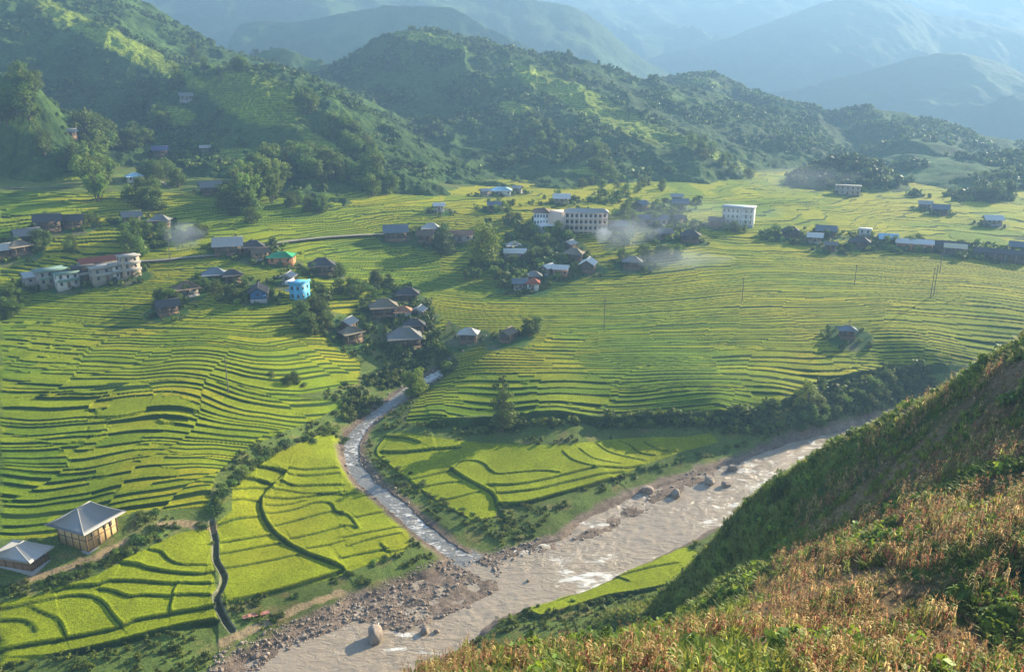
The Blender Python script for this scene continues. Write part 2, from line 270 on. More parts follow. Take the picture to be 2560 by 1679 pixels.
# terrace lines --------------------------------------------------
LEFTL = [(0, c1([(0, 730), (330, 720), (900, 560), (1280, 540)])), (3, c1([(0, 540), (300, 540), (450, 515), (760, 485), (1340, 400)])),
 (6, c1([(0, 345), (50, 390), (150, 415), (260, 430), (500, 400), (700, 365), (1000, 350), (1200, 312), (1360, 295)])),
 (9, c1([(0, 250), (90, 285), (400, 285), (600, 265), (800, 225), (900, 205), (1050, 210), (1380, 215)])),
 (12, c1([(0, 170), (80, 190), (500, 180), (800, 160), (1000, 155), (1150, 180), (1450, 155)])),
 (14.5, c1([(0, 130), (80, 120), (250, 110), (500, 90), (770, 65), (1000, 50), (1250, 85), (1600, 65)])),
 (17, c4([(540, 1510), (750, 1520), (950, 1490), (1080, 1415), (1250, 1420), (1340, 1460), (1450, 1500), (1900, 1545)])),
 (19, c4([(0, 1400), (430, 1415), (500, 1330), (900, 1310), (1150, 1290), (1370, 1325), (1500, 1400), (1700, 1480), (2000, 1490)])),
 (22, c4([(0, 1215), (300, 1220), (520, 1255), (1000, 1265), (1300, 1240), (1480, 1260), (1650, 1310), (1800, 1340), (1960, 1335)])),
 (25, c4([(0, 1150), (400, 1160), (680, 1110), (780, 1150), (1000, 1160), (1200, 1130), (1350, 1120), (1500, 1150), (1700, 1200), (1900, 1240), (2200, 1200)])),
 (28, c4([(0, 1050), (400, 1075), (650, 1080), (900, 1090), (1050, 1060), (1300, 1055), (1500, 1070), (1750, 1110), (2100, 1100), (2220, 1090)])),
 (32, c4([(0, 955), (300, 960), (550, 960), (720, 1010), (820, 970), (1100, 990), (1300, 965), (1500, 960), (1700, 1000), (2100, 990)])),
 (36, c4([(0, 890), (300, 870), (600, 890), (850, 915), (980, 870), (1300, 900), (1450, 900), (1800, 950)])),
 (41, c4([(250, 800), (600, 800), (1000, 840), (1300, 800), (1600, 825), (1900, 820)])),
 (47, c4([(200, 700), (700, 710), (1100, 720), (1500, 720), (2000, 700)])), (55, c4([(400, 620), (900, 590), (1400, 620), (2100, 560)])), (64, c4([(800, 540), (1400, 510), (2000, 450)]))]
RIGHTL = [(0, c5([(460, 1540), (700, 1550), (1100, 1520), (1400, 1490), (2000, 1460)]) + c6([(0, 1440), (300, 1470), (700, 1440)])),
 (2.6, c5([(530, 1390), (600, 1420), (650, 1460), (850, 1490), (1050, 1480), (1300, 1430), (1550, 1400), (1900, 1410)]) + c6([(0, 1390), (200, 1400), (500, 1415)])),
 (5, c5([(660, 1290), (720, 1330), (770, 1400), (1000, 1400), (1200, 1390), (1500, 1350), (1850, 1340), (2380, 1330)]) + c6([(300, 1320), (500, 1370)])),
 (8, c5([(750, 1240), (850, 1260), (920, 1320), (1100, 1340), (1300, 1310), (1600, 1290), (2000, 1240)]) + c6([(0, 1270), (400, 1270), (700, 1330)])),
 (12, c5([(830, 1190), (950, 1230), (1150, 1270), (1370, 1220), (1700, 1180), (1950, 1160), (2380, 1210)]) + c6([(200, 1220), (600, 1260), (1000, 1270)])),
 (17, c5([(800, 1120), (1050, 1105), (1300, 1130), (1500, 1120), (1900, 1110), (2300, 1130)]) + c6([(0, 1120), (300, 1130), (800, 1150), (1200, 1110), (1700, 1140)])),
 (23, c5([(780, 1020), (1000, 1030), (1300, 1050), (1600, 1020), (1900, 1060), (2300, 1040)]) + c6([(400, 1000), (640, 970), (900, 990), (1150, 1000), (1400, 1010)])),
 (29, c5([(880, 960), (1100, 950), (1400, 950), (1800, 970), (2200, 960)]) + c6([(0, 900), (400, 910), (640, 915), (1100, 950), (1500, 930), (2100, 980), (2380, 980)])),
 (36, c5([(900, 850), (1200, 850), (1500, 880), (1900, 880), (2300, 890)]) + c6([(0, 800), (500, 810), (950, 800), (1100, 840), (1550, 830), (2150, 830)])),
 (42, c5([(880, 790), (1150, 780), (1500, 800), (1900, 780), (2300, 800)]) + c6([(0, 720), (500, 720), (740, 740), (900, 690), (1400, 690), (1700, 760)])),
 (49, c5([(640, 670), (850, 690), (1100, 680), (1500, 710), (1900, 690), (2300, 700)]) + c6([(0, 620), (400, 610), (900, 620), (1500, 630)])),
 (55, c5([(600, 600), (900, 620), (1300, 620), (1800, 610), (2380, 620)]) + c6([(400, 540), (1000, 550)])),
 (62, c5([(1500, 540), (1900, 530), (2380, 530)]) + c6([(0, 430), (500, 470), (1300, 480), (2380, 560)])), (74, c6([(200, 280), (600, 330), (1100, 380), (1800, 420), (2380, 470)]))]
def fit_phi(L, lam):
    P = []; V = []
    for k, l in L:
        W = wline(l)
        for q in W: P.append(q[:2]); V.append(k)
    return TPS(P, V, lam)
PHIL = fit_phi(LEFTL, 1.5e-2); PHIR = fit_phi(RIGHTL, .35)
# hand-traced banks of the low fields: (line, height of the step in m)
B1 = [([(0, 1170), (150, 1145), (300, 1110), (430, 1085), (540, 1085), (610, 1105), (660, 1150), (700, 1210), (755, 1280)], .45), ([(190, 1150), (260, 1190), (350, 1230), (390, 1290), (415, 1360)], .3), ([(0, 1240), (100, 1235), (170, 1250), (215, 1290), (215, 1320)], .4),
 ([(0, 1430), (150, 1400), (400, 1360), (600, 1320), (760, 1280), (850, 1240), (1050, 1205), (1200, 1180), (1350, 1155)], .7), ([(340, 1065), (450, 1035), (600, 1025), (680, 1000), (850, 995), (1000, 1005), (1320, 1010)], .6), ([(610, 1045), (700, 1055), (800, 1090), (900, 1080), (1060, 1085), (1200, 1080), (1310, 1090)], .5),
 ([(1110, 1000), (1080, 1040), (1060, 1130), (1055, 1205)], .3), ([(750, 885), (850, 895), (950, 925), (1100, 945), (1230, 955), (1330, 940)], .7), ([(920, 805), (1000, 820), (1050, 870), (1130, 900), (1290, 900)], .45), ([(0, 1520), (300, 1470), (700, 1380), (1000, 1300), (1350, 1230)], 1.3),
 ([(1330, 655), (1450, 610), (1600, 585)], .4), ([(1360, 760), (1550, 725), (1680, 700)], .4), ([(1350, 830), (1550, 790), (1740, 750)], .4), ([(1370, 920), (1600, 880), (1850, 820)], .4),
 ([(1780, 320), (1750, 350), (1680, 410), (1630, 470), (1620, 540), (1650, 620), (1700, 690), (1800, 770), (1900, 820), (2050, 880), (2134, 920)], 1.0), ([(1440, 490), (1520, 480), (1620, 490)], .45), ([(1430, 425), (1550, 410), (1690, 400)], .35), ([(1490, 350), (1600, 365), (1700, 395)], .9), ([(1590, 285), (1700, 300), (1780, 320)], .9),
 ([(1790, 300), (1900, 310), (2100, 295)], .4), ([(1780, 335), (1900, 345), (2110, 325)], .4), ([(1740, 380), (1830, 410), (1950, 405), (2134, 400)], .5), ([(1690, 425), (1800, 440), (1900, 455), (2134, 455)], .3), ([(1640, 480), (1800, 485), (1950, 465), (2150, 440)], .4), ([(1650, 580), (1800, 555), (1950, 505), (2050, 510), (2080, 560), (2134, 580)], .4),
 ([(1700, 660), (1900, 600), (2060, 555)], .4), ([(1800, 740), (2000, 690), (2134, 650)], .4), ([(1900, 800), (2050, 770), (2134, 740)], .35), ([(1650, 530), (1780, 520), (1900, 490)], .3), ([(1400, 1135), (1700, 1060), (1900, 1000), (2134, 920)], 1.0)]
B2 = [([(0, 570), (60, 600), (110, 670)], .3), ([(90, 605), (200, 580), (310, 555)], .4), ([(0, 730), (200, 690), (400, 650)], .4), ([(40, 780), (200, 730), (380, 690)], .4), ([(0, 860), (150, 820), (300, 790)], .5), ([(250, 760), (300, 810), (410, 790)], .3), ([(0, 460), (100, 450), (200, 470)], .3), ([(0, 655), (60, 650), (110, 672)], .3),
 ([(280, 100), (220, 200), (330, 300), (430, 370), (500, 430), (620, 510), (800, 610)], .3), ([(430, 370), (600, 330), (700, 300)], .35), ([(490, 420), (620, 390), (760, 370)], .35), ([(620, 500), (740, 470), (870, 430)], .35), ([(690, 300), (760, 350), (850, 400), (930, 440), (965, 490), (975, 530), (1050, 650)], .9),
 ([(700, 300), (750, 255), (830, 250), (890, 270), (930, 310), (980, 335), (1100, 325), (1250, 315), (1370, 330)], .3), ([(910, 405), (1100, 400), (1370, 345), (1600, 290), (1770, 295), (1880, 270)], .5), ([(970, 460), (1200, 430), (1370, 390), (1550, 350), (1770, 310)], .5), ([(980, 525), (1150, 510), (1350, 455), (1550, 400), (1700, 350)], 1.1),
 ([(1380, 190), (1450, 250), (1590, 295)], .25), ([(1480, 170), (1580, 240), (1740, 270)], .25), ([(1590, 140), (1680, 200), (1850, 240), (1900, 245)], .25), ([(1730, 120), (1800, 150), (1860, 200), (1960, 215)], .25), ([(1890, 130), (1980, 180), (2100, 190)], .25), ([(250, 195), (400, 195), (600, 175), (750, 165)], .7), ([(270, 100), (400, 110), (500, 140)], .6),
 ([(1120, 1165), (1240, 1218), (1400, 1175), (1650, 1095), (1850, 1065), (2100, 1010)], 1.0), ([(1350, 1120), (1600, 1010), (1850, 930), (2100, 880)], .3), ([(1650, 940), (1800, 1000)], .2)]
BUNDS = [(smoothline(wline(c1(l)))[:, :2], h) for l, h in B1] + [(smoothline(wline(c2(l)))[:, :2], h) for l, h in B2]
BUNDS.append((smoothline(wline([(1075, 1064), (1200, 1054), (1500, 1052), (1840, 1045), (1950, 1018), (2050, 972), (2200, 936), (2370, 918)]))[:, :2], 2.6))
CHANNEL = smoothline(wline(c1([(1315, 640), (1335, 750), (1340, 870), (1390, 960), (1370, 1050), (1340, 1100), (1380, 1200), (1440, 1290)])))[:, :2]
DIRT = [wline(l)[:, :2] for l in ([(60, 1450), (150, 1425), (230, 1400), (320, 1350)], [(400, 1312), (450, 1305), (530, 1318)], [(560, 1600), (650, 1560), (740, 1520), (850, 1480)])]
# zones, as outlines in the photograph
ZLOW = [c1(l) for l in ([(0, 1140), (330, 1060), (620, 960), (760, 870), (930, 790), (1100, 700), (1310, 660), (1320, 860), (1340, 1050), (1310, 1100), (1350, 1230), (1000, 1300), (700, 1380), (0, 1520)],
  [(1340, 650), (1440, 560), (1440, 420), (1500, 340), (1600, 270), (1750, 190), (1980, 90), (2134, 90), (2134, 260), (2190, 380), (2290, 460), (2440, 560), (2530, 660), (2540, 790), (2400, 850), (2170, 930), (1900, 1010), (1400, 1135), (1360, 1000)])] + \
  [c2(l) for l in ([(270, 90), (420, 80), (800, 130), (1100, 150), (1400, 150), (1700, 110), (2134, 95), (2300, 70), (2350, 130), (2134, 190), (1880, 275), (1700, 355), (1500, 420), (1200, 510), (980, 535), (960, 590), (820, 615), (620, 510), (430, 370), (300, 290), (215, 215)],
  [(1120, 1160), (1300, 1080), (1500, 1000), (1750, 870), (1950, 790), (2160, 790), (2300, 860), (2250, 960), (2000, 1030), (1850, 1060), (1650, 1090), (1400, 1170), (1240, 1215)])]
ZLEFT = [(0, 1345), (130, 1340), (340, 1275), (520, 1265), (540, 1190), (600, 1130), (690, 1085), (850, 1020), (860, 1000), (720, 990), (900, 960), (900, 900), (860, 880), (800, 820), (740, 800), (760, 760), (880, 790), (1000, 830), (1110, 830), (1130, 790), (1090, 780), (1110, 700), (1110, 640), (1100, 480), (0, 480)]
ZRIGHT = [(1015, 1060), (1030, 1010), (1090, 960), (1150, 915), (1120, 860), (1200, 840), (1100, 790), (1000, 700), (1100, 690), (1100, 480), (1300, 440), (2560, 420), (2700, 420), (2700, 860), (2480, 900), (2370, 910), (2200, 925), (2050, 960), (1950, 1010), (1840, 1035), (1500, 1040), (1200, 1042), (1080, 1062)]
def poly_union(u, v, polys):
    m = np.zeros(u.shape, bool)
    for p in polys: m |= in_poly(u, v, p)
    return m
RICE = np.array([.215, .255, .010]); RICE2 = np.array([.29, .27, .012]); RICE3 = np.array([.11, .20, .012])
RISER = np.array([.036, .072, .014]); GRASS = np.array([.105, .145, .032]); BRUSH = np.array([.04, .085, .02]); SOIL = np.array([.20, .15, .10]); GRAV = np.array([.27, .20, .15])
def land(X, Y):
    """height and colour of the valley floor at any place"""
    z0 = zb(X, Y); u, v = project(X, Y, z0)
    z = z0.copy(); col = np.empty(X.shape + (3,)); n1 = fbm(X, Y, 22, 4, 3); n2 = fbm(X, Y, 5, 3, 9)
    col[:] = GRASS * (1 + .35 * n1[..., None]) + (np.array([.19, .16, .06]) - GRASS) * .7 * sstep(.1, .6, n2)[..., None]; z += .5 * fbm(X, Y, 9, 4, 5) * sstep(0, 1, (v < 2000) * 1.)
    low = poly_union(u, v, ZLOW); tri = seg_dist(X.ravel(), Y.ravel(), TRIB); dT = tri[0].reshape(X.shape); sT = tri[1].reshape(X.shape)
    wu = u + 6 * n2; wv = v + 3 * n2
    L = in_poly(wu, wv, ZLEFT) & ~low; R = in_poly(wu, wv, ZRIGHT) & ~low
    # mass terraces
    warp = 1.5 * fbm(X, Y, 48, 2, 21) + .22 * fbm(X, Y, 11, 2, 31)
    fault = .5 * np.floor(2.2 * fbm(X, Y, 60, 2, 41)) + .35 * np.floor(2.0 * fbm(X * .4, Y, 36, 1, 51))
    phL = PHIL(X, Y); phR = PHIR(X, Y)
    gen = z0 / .62 + 1.6 * fbm(X, Y, 30, 3, 61)
    upper = sstep(690, 640, v)
    phi = np.where(R, phR, phL)
    phi = np.where(v < 640, gen * 1.0, phi) + warp + fault
    far = v < 640
    phi = phi + .55 * (vnoise(phi * .8, X / 70, 131) * 2 - 1)                 # wide and narrow steps
    mg = fbm(X, Y, 52, 2, 141) + .12 * n2; half = mg > np.where(R & ~far,   .20, .10); phi = np.where(half, phi * .5, phi)   # some plots are two steps wide
    f = phi - np.floor(phi); k = np.floor(phi)
    gy = np.gradient(z0, axis=0); gp = np.gradient(np.where(R, phR, phL), axis=0); s = np.abs(gy / (np.abs(gp) + 1e-4) * np.sign(gp + 1e-9))
    s = np.clip(s, .35, 1.0) * .74; s = np.where(far, .45, s); s = np.where(R, s * .82, s * .88); s = np.where(half, s * 1.45, s)
    hv = .55 + 1.1 * vnoise(k * 3.1, X / 26, 77) ** 1.5; s = s * hv
    dr = np.gradient(Y, axis=0); gphi = np.abs(np.gradient(np.where(R, phL * 0 + phR, phL), axis=0)); gphi = np.where(far, np.abs(np.gradient(gen, axis=0)), gphi) * np.where(half, .5, 1.0); wr = np.clip(gphi / (dr + 1e-6) * .50 * (.5 + .6 * hv), .05, .24)      # a riser about 0.6 m wide
    rise = sstep(1 - wr, 1, f)
    lip = .13 * np.exp(-((f - .0) / (wr * .6)) ** 2)
    T = -s * f + s * rise + lip
    M = (L | R)
    # fewer steps on a few wide paddies
    z += np.where(M, T, 0) - np.where(M, .45 * fbm(X, Y, 9, 4, 5), 0)
    cell = _h(k, np.floor(X / 28 + 3 * vnoise(k * .7, k * 0, 5)), 5)[..., None]; patch = fbm(X, Y, 60, 3, 15)[..., None]; p2 = fbm(X, Y, 14, 3, 16)[..., None]
    yel = sstep(.05, .65, patch * .9 + (cell - .5) * .7 + p2 * .25)
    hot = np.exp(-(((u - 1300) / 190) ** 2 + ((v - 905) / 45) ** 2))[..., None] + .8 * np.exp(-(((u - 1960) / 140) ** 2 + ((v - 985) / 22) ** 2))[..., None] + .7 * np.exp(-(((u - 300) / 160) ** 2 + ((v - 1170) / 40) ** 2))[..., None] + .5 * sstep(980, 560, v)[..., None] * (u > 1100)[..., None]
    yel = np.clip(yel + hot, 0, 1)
    grn = sstep(.0, .7, -patch + (.5 - cell) * .9)
    rice = RICE * (1 - yel) + RICE2 * yel; rice = rice * (1 - .75 * grn) + RICE3 * .75 * grn
    rice = rice * (1 + .16 * (cell - .5)); 
    riser = (sstep(1 - wr * 1.25, 1 - wr * .8, f) * (1 - .0 * f))[..., None]
    cm = rice * (1 - riser) + RISER * (1 + .5 * n2[..., None]) * riser
    col = np.where(M[..., None], rice, col); PHI = np.where(M, phi, -99.0); WRI = wr
    # yards round the houses
    hd = np.full(X.shape, 1e9)
    for hx, hy in HXY: hd = np.minimum(hd, np.hypot(X - hx, (Y - hy) * 1.1))
    ym = sstep(10.5, 7.5, hd + 2.5 * n2)[..., None]; yc = BRUSH * 1.3 + (SOIL * .8 - BRUSH) * sstep(.0, .4, fbm(X, Y, 6, 3, 111))[..., None] * .6
    col = col * (1 - ym) + yc * ym; z = z * (1 - ym[..., 0]) + z0 * ym[..., 0]; PHI = np.where(ym[..., 0] > .4, -99.0, PHI)
    # low fields with traced banks
    lf = low[..., None]
    cell2 = fbm(X, Y, 35, 2, 19)[..., None]
    z = np.where(low, z0, z)
    col = np.where(lf, (RICE * (1 - .5 * sstep(.0, .6, cell2)) + RICE2 * .5 * sstep(.0, .6, cell2)) * (1 + .12 * p2), col)
    sel = np.nonzero(((v > 890) & (v < 1640) & (u < 2450) & (z0 < 16)).ravel())[0]
    xs = X.ravel()[sel]; ys = Y.ravel()[sel]; dz = np.zeros(len(sel)); dk = np.ones(len(sel))
    for ln, h in BUNDS:
        lo = ln.min(0) - 16; hi = ln.max(0) + 16
        q = np.nonzero((xs > lo[0]) & (xs < hi[0]) & (ys > lo[1]) & (ys < hi[1]))[0]
        if len(q) == 0: continue
        d, sd, pr = seg_dist(xs[q], ys[q], ln); d = d + .12 * fbm(xs[q], ys[q], 1.6, 2, 8)
        up = np.sign(ln[-1][0] - ln[0][0]) or 1
        e = np.minimum(pr, len(ln) - 1 - pr); endf = np.clip(e * 3 + .25, 0, 1)
        sg = sd * up; w_ = np.clip(d / .35, 0, 1)
        dz[q] += sg * w_ * .5 * h * np.exp(-d / 5.0) * endf + .14 * np.exp(-((sg * d - .35) / .35) ** 2) * endf
        wl = .26 + .36 * min(h, 2.5)
        dk[q] = np.minimum(dk[q], 1 - sstep(wl, wl * .6, np.abs(d + (sg > 0) * .35 + 0 * d)) * .95)
    lowf = low.ravel()[sel]
    zr = z.ravel(); cr = col.reshape(-1, 3); zr[sel] += dz
    D = dk[:, None]; cr[sel] = cr[sel] * D + RISER * (1 + .6 * n2.ravel()[sel][:, None]) * (1 - D)
    d, sd, pr = seg_dist(xs, ys, CHANNEL)
    ch = sstep(.75, .45, d); zr[sel] -= 1.0 * ch; m = (sstep(1.0, .8, d) * (1 - ch))[:, None]; cr[sel] = cr[sel] * (1 - m) + np.array([.23, .22, .16]) * m; cr[sel] = cr[sel] * (1 - .8 * ch[:, None]) + np.array([.08, .08, .05]) * .8 * ch[:, None]
    for ln in DIRT:
        d, sd, pr = seg_dist(xs, ys, ln); m = sstep(1.5, .7, d + .5 * fbm(xs, ys, 2, 2, 12))[:, None]; cr[sel] = cr[sel] * (1 - m) + np.array([.33, .24, .13]) * m
    z = zr.reshape(X.shape); col = cr.reshape(col.shape)
    # scarp and river banks carry brush and bare earth
    # rivers
    near = (v > 900) & (z0 < 30); idx = np.nonzero(near.ravel())[0]; xs = X.ravel()[idx]; ys = Y.ravel()[idx]
    d, _, _ = seg_dist(xs, ys, np.vstack([RIVW, RIVW[:1]])); ins = in_poly(xs, ys, RIVW); dR = np.where(ins, -d, d)
    dR = dR + .9 * fbm(xs, ys, 7, 3, 71)
    gr = np.zeros(len(xs))
    for g in GRAVEL:
        dd, _, _ = seg_dist(xs, ys, np.vstack([g, g[:1]])); ii = in_poly(xs, ys, g); gr = np.maximum(gr, sstep(-3, 1.5, np.where(ii, dd, -dd)))
    wz = WZ(xs, ys); bed = wz - .9 + gr * (1.05 + .55 * fbm(xs, ys, 4.5, 4, 81))
    zz = z.ravel()[idx]; t = sstep(.0, 4.5, dR); bank = np.minimum(zz, wz + .25 + .5 * np.abs(dR)) 
    znew = np.where(dR < 0, bed + (wz + .12 - bed) * sstep(-2.2, 0, dR), np.maximum(bank * (1 - t) + zz * t, wz + .12))
    cc = col.reshape(-1, 3)[idx]; gcol = GRAV * (1 + .35 * fbm(xs, ys, 1.5, 3, 91)[:, None]) * (.8 + .25 * fbm(xs, ys, 14, 2, 92)[:, None])
    gm = sstep(3.6, 1.2, dR + 1.2 * fbm(xs, ys, 5, 3, 93)); gm = (gm * np.where(low.ravel()[idx] & (dR > .4), 0, 1))[:, None]; cc = cc * (1 - gm) + gcol * gm
    # tributary
    dt = dT.ravel()[idx]; hw = 2.5 + .9 * fbm(xs, ys, 12, 2, 95); q = dt - hw; tz = TW(xs, ys)
    t2 = sstep(0, 3.0, q); mtr = (tz < 14.5) & (q < 3.4) & (znew > tz - 3)
    zt = np.where(q < 0, tz - .5 * sstep(0, -1.0, q) + .35 * np.maximum(0, fbm(xs, ys, 2.2, 3, 97)) * 1.6, (tz + .15) * (1 - t2) + znew * t2)
    znew = np.where(mtr, np.where(dR < 1, np.minimum(znew, zt), zt), znew)
    tm = (sstep(2.8, .6, q + .8 * fbm(xs, ys, 4, 2, 98)) * mtr)[:, None]; cc = cc * (1 - tm) + gcol * .85 * tm
    zf = z.ravel(); zf[idx] = znew; cf = col.reshape(-1, 3); cf[idx] = cc
    return zf.reshape(X.shape), cf.reshape(col.shape), np.where(zf.reshape(X.shape) < 0, -99, PHI), WRI
HXY = [tuple(q[:2]) for q in wline(HOUSES)]
M_land = mat_land('valley_plants', 1.8, .34, .12, .16, 1.0, .30, 3.2)
# the grass on the terrace walls: a band at the top of every step number
n_ = M_land.node_tree; nd = n_.nodes; lk = n_.links; b_ = nd['Principled BSDF']; src = b_.inputs['Base Color'].links[0].from_socket
ap = N(nd, 'ShaderNodeAttribute', attribute_name='phi'); aw = N(nd, 'ShaderNodeAttribute', attribute_name='wri')
fr = N(nd, 'ShaderNodeMath', operation='FRACT'); lk.new(ap.outputs['Fac'], fr.inputs[0])
su = N(nd, 'ShaderNodeMath', operation='ADD'); lk.new(fr.outputs[0], su.inputs[0]); lk.new(aw.outputs['Fac'], su.inputs[1])
mr = N(nd, 'ShaderNodeMapRange', interpolation_type='SMOOTHSTEP'); mr.inputs[1].default_value = .955; mr.inputs[2].default_value = 1.0; lk.new(su.outputs[0], mr.inputs[0])
gt = N(nd, 'ShaderNodeMath', operation='GREATER_THAN'); gt.inputs[1].default_value = -50; lk.new(ap.outputs['Fac'], gt.inputs[0])
mu = N(nd, 'ShaderNodeMath', operation='MULTIPLY'); lk.new(mr.outputs[0], mu.inputs[0]); lk.new(gt.outputs[0], mu.inputs[1])
mx = N(nd, 'ShaderNodeMix', data_type='RGBA'); lk.new(mu.outputs[0], mx.inputs[0]); lk.new(src, mx.inputs[6]); mx.inputs[7].default_value = (*RISER, 1); lk.new(mx.outputs[2], b_.inputs['Base Color'])
def polar(az0, az1, na, r0, r1, rows):
    az = np.radians(np.linspace(az0, az1, na)); r = rows
    return np.outer(r, np.tan(az)), np.outer(r, np.ones(na))   # y constant along a row
def yrows(y0, y1, c=.32, e=1.35):
    out = [y0]
    while out[-1] < y1: out.append(out[-1] + c * (out[-1] / 150) ** e)
    return np.array(out)
QUAL = 1.0
azs = np.degrees(np.arctan(np.concatenate([np.linspace(-1.05, -.66, 60)[:-1], np.linspace(-.66, .66, 1300), np.linspace(.66, 1.05, 60)[1:]])))
rows = yrows(112, 1000, .21)
X = np.outer(rows, np.tan(np.radians(azs))); Y = np.outer(rows, np.ones(len(azs)))
print('ground grid', X.shape)
Zg, Cg, Pg, Wg = land(X, Y)
ground = mk('ground', np.stack([X, Y, Zg], -1).reshape(-1, 3), grid_faces(*X.shape), M_land, col=Cg.reshape(-1, 3), smooth=False)
tag(ground, kind='structure')
for nm, arr in (('phi', Pg), ('wri', Wg)):
    a = ground.data.attributes.new(nm, 'FLOAT', 'POINT'); a.data.foreach_set('value', arr.ravel().astype(np.float32))
# a sheet of low ground that carries the land outward to the horizon
M_far = mat_land('far_plants', .01, .2, .002, .2, .3, 3, .02)
xs = np.linspace(-4500, 4500, 60); ys = np.linspace(-450, 5300, 60); XX, YY = np.meshgrid(xs, ys)
zz = -14 + 0 * XX
o = mk('terrain', np.stack([XX, YY, zz], -1).reshape(-1, 3), grid_faces(60, 60), M_far, col=np.tile(GRASS, (3600, 1))); tag(o, kind='structure')
def GZ(x, y):
    """height of the finished ground"""
    x = np.asarray(x, float); y = np.asarray(y, float); ta = np.tan(np.radians(azs)); a = x / y
    j = np.clip(np.searchsorted(ta, a) - 1, 0, len(ta) - 2); i = np.clip(np.searchsorted(rows, y) - 1, 0, len(rows) - 2)
    fx = np.clip((a - ta[j]) / (ta[j + 1] - ta[j]), 0, 1); fy = np.clip((y - rows[i]) / (rows[i + 1] - rows[i]), 0, 1)
    return (Zg[i, j] * (1 - fx) + Zg[i, j + 1] * fx) * (1 - fy) + (Zg[i + 1, j] * (1 - fx) + Zg[i + 1, j + 1] * fx) * fy
# water ----------------------------------------------------------
def mat_water(name, deep, foam_amt, wave, foam_sc=.35, rough=.12):
    m, nt, b, nd, lk = newmat(name)
    ge = N(nd, 'ShaderNodeNewGeometry'); mp = N(nd, 'ShaderNodeMapping'); mp.inputs['Rotation'].default_value = (0, 0, math.radians(-38)); mp.inputs['Scale'].default_value = (.45, 1, 1)
    lk.new(ge.outputs['Position'], mp.inputs[0])
    n1 = N(nd, 'ShaderNodeTexNoise'); n1.inputs['Scale'].default_value = foam_sc; n1.inputs['Detail'].default_value = 9; n1.inputs['Roughness'].default_value = .68; n1.inputs['Distortion'].default_value = .6; lk.new(mp.outputs[0], n1.inputs['Vector'])
    big = N(nd, 'ShaderNodeTexNoise'); big.inputs['Scale'].default_value = .035; big.inputs['Detail'].default_value = 2; lk.new(ge.outputs['Position'], big.inputs['Vector'])
    ad = N(nd, 'ShaderNodeMath', operation='ADD'); lk.new(n1.outputs[0], ad.inputs[0]); lk.new(big.outputs[0], ad.inputs[1])
    mr = N(nd, 'ShaderNodeMapRange'); mr.inputs[1].default_value = 1.24 - foam_amt; mr.inputs[2].default_value = 1.36 - foam_amt; lk.new(ad.outputs[0], mr.inputs[0])
    mx = N(nd, 'ShaderNodeMix', data_type='RGBA'); mx.inputs[6].default_value = (*deep, 1); mx.inputs[7].default_value = (.80, .76, .70, 1); lk.new(mr.outputs[0], mx.inputs[0]); lk.new(mx.outputs[2], b.inputs['Base Color'])
    rr = N(nd, 'ShaderNodeMapRange'); rr.inputs[3].default_value = rough; rr.inputs[4].default_value = .7; lk.new(mr.outputs[0], rr.inputs[0]); lk.new(rr.outputs[0], b.inputs['Roughness'])
    n2 = N(nd, 'ShaderNodeTexNoise'); n2.inputs['Scale'].default_value = .55; n2.inputs['Detail'].default_value = 9; n2.inputs['Roughness'].default_value = .66; n2.inputs['Distortion'].default_value = .8; lk.new(mp.outputs[0], n2.inputs['Vector'])
    ms = N(nd, 'ShaderNodeMapRange'); ms.inputs[1].default_value = .36; ms.inputs[2].default_value = .62; ms.inputs[3].default_value = .45 * wave; ms.inputs[4].default_value = wave; lk.new(big.outputs[0], ms.inputs[0]); bp = N(nd, 'ShaderNodeBump'); lk.new(ms.outputs[0], bp.inputs['Strength']); bp.inputs['Distance'].default_value = 1.1; lk.new(n2.outputs[0], bp.inputs['Height']); lk.new(bp.outputs[0], b.inputs['Normal'])
    b.inputs['IOR'].default_value = 1.33
    return m
M_river = mat_water('muddy_water', (.37, .295, .215), .16, 1.0)
M_creek = mat_water('creek_water', (.24, .23, .21), .20, 1.0, 1.1)
xs = np.arange(RIVW[:, 0].min() - 10, RIVW[:, 0].max() + 10, .45); ys = np.arange(RIVW[:, 1].min() - 4, RIVW[:, 1].max() + 6, .45)
XX, YY = np.meshgrid(xs, ys); cw, sw = math.cos(.66), math.sin(.66); UU = XX * cw + YY * sw; VV = -XX * sw + YY * cw; amp = .25 + .75 * sstep(-.25, .25, fbm(XX, YY, 26, 2, 102)); ZZ = WZ(XX, YY) + amp * (.22 * (ridged(UU * .8, VV * 1.7, 3.2, 3, 101) - .4) + .16 * fbm(UU, VV * 1.5, 2.0, 3, 104)) + .08 * fbm(XX, YY, 9, 2, 103)
d, _, _ = seg_dist(XX.ravel(), YY.ravel(), np.vstack([RIVW, RIVW[:1]])); keep = (in_poly(XX, YY, RIVW).ravel() | (d < 2.6))
F = grid_faces(*XX.shape); F = F[keep[F].all(1)]
o = mk('river', np.stack([XX, YY, ZZ], -1).reshape(-1, 3), F, M_river, smooth=True); tag(o, kind='structure')
T = smoothline(np.c_[TRIB, np.zeros(len(TRIB))], 6)[:, :2]; tan = np.gradient(T, axis=0); tan /= np.linalg.norm(tan, axis=1)[:, None]; nrm = np.c_[-tan[:, 1], tan[:, 0]]
off = np.linspace(-4.2, 4.2, 22); PX = T[:, None, 0] + nrm[:, None, 0] * off; PY = T[:, None, 1] + nrm[:, None, 1] * off
PZ = TW(PX, PY) + .10 * fbm(PX, PY, 1.6, 3, 105) - .02
sel = slice(0, len(T) - 14)
o = mk('stream', np.stack([PX, PY, PZ], -1)[sel].reshape(-1, 3), grid_faces(len(T[sel]), 22), M_creek, smooth=True); tag(o, kind='structure')
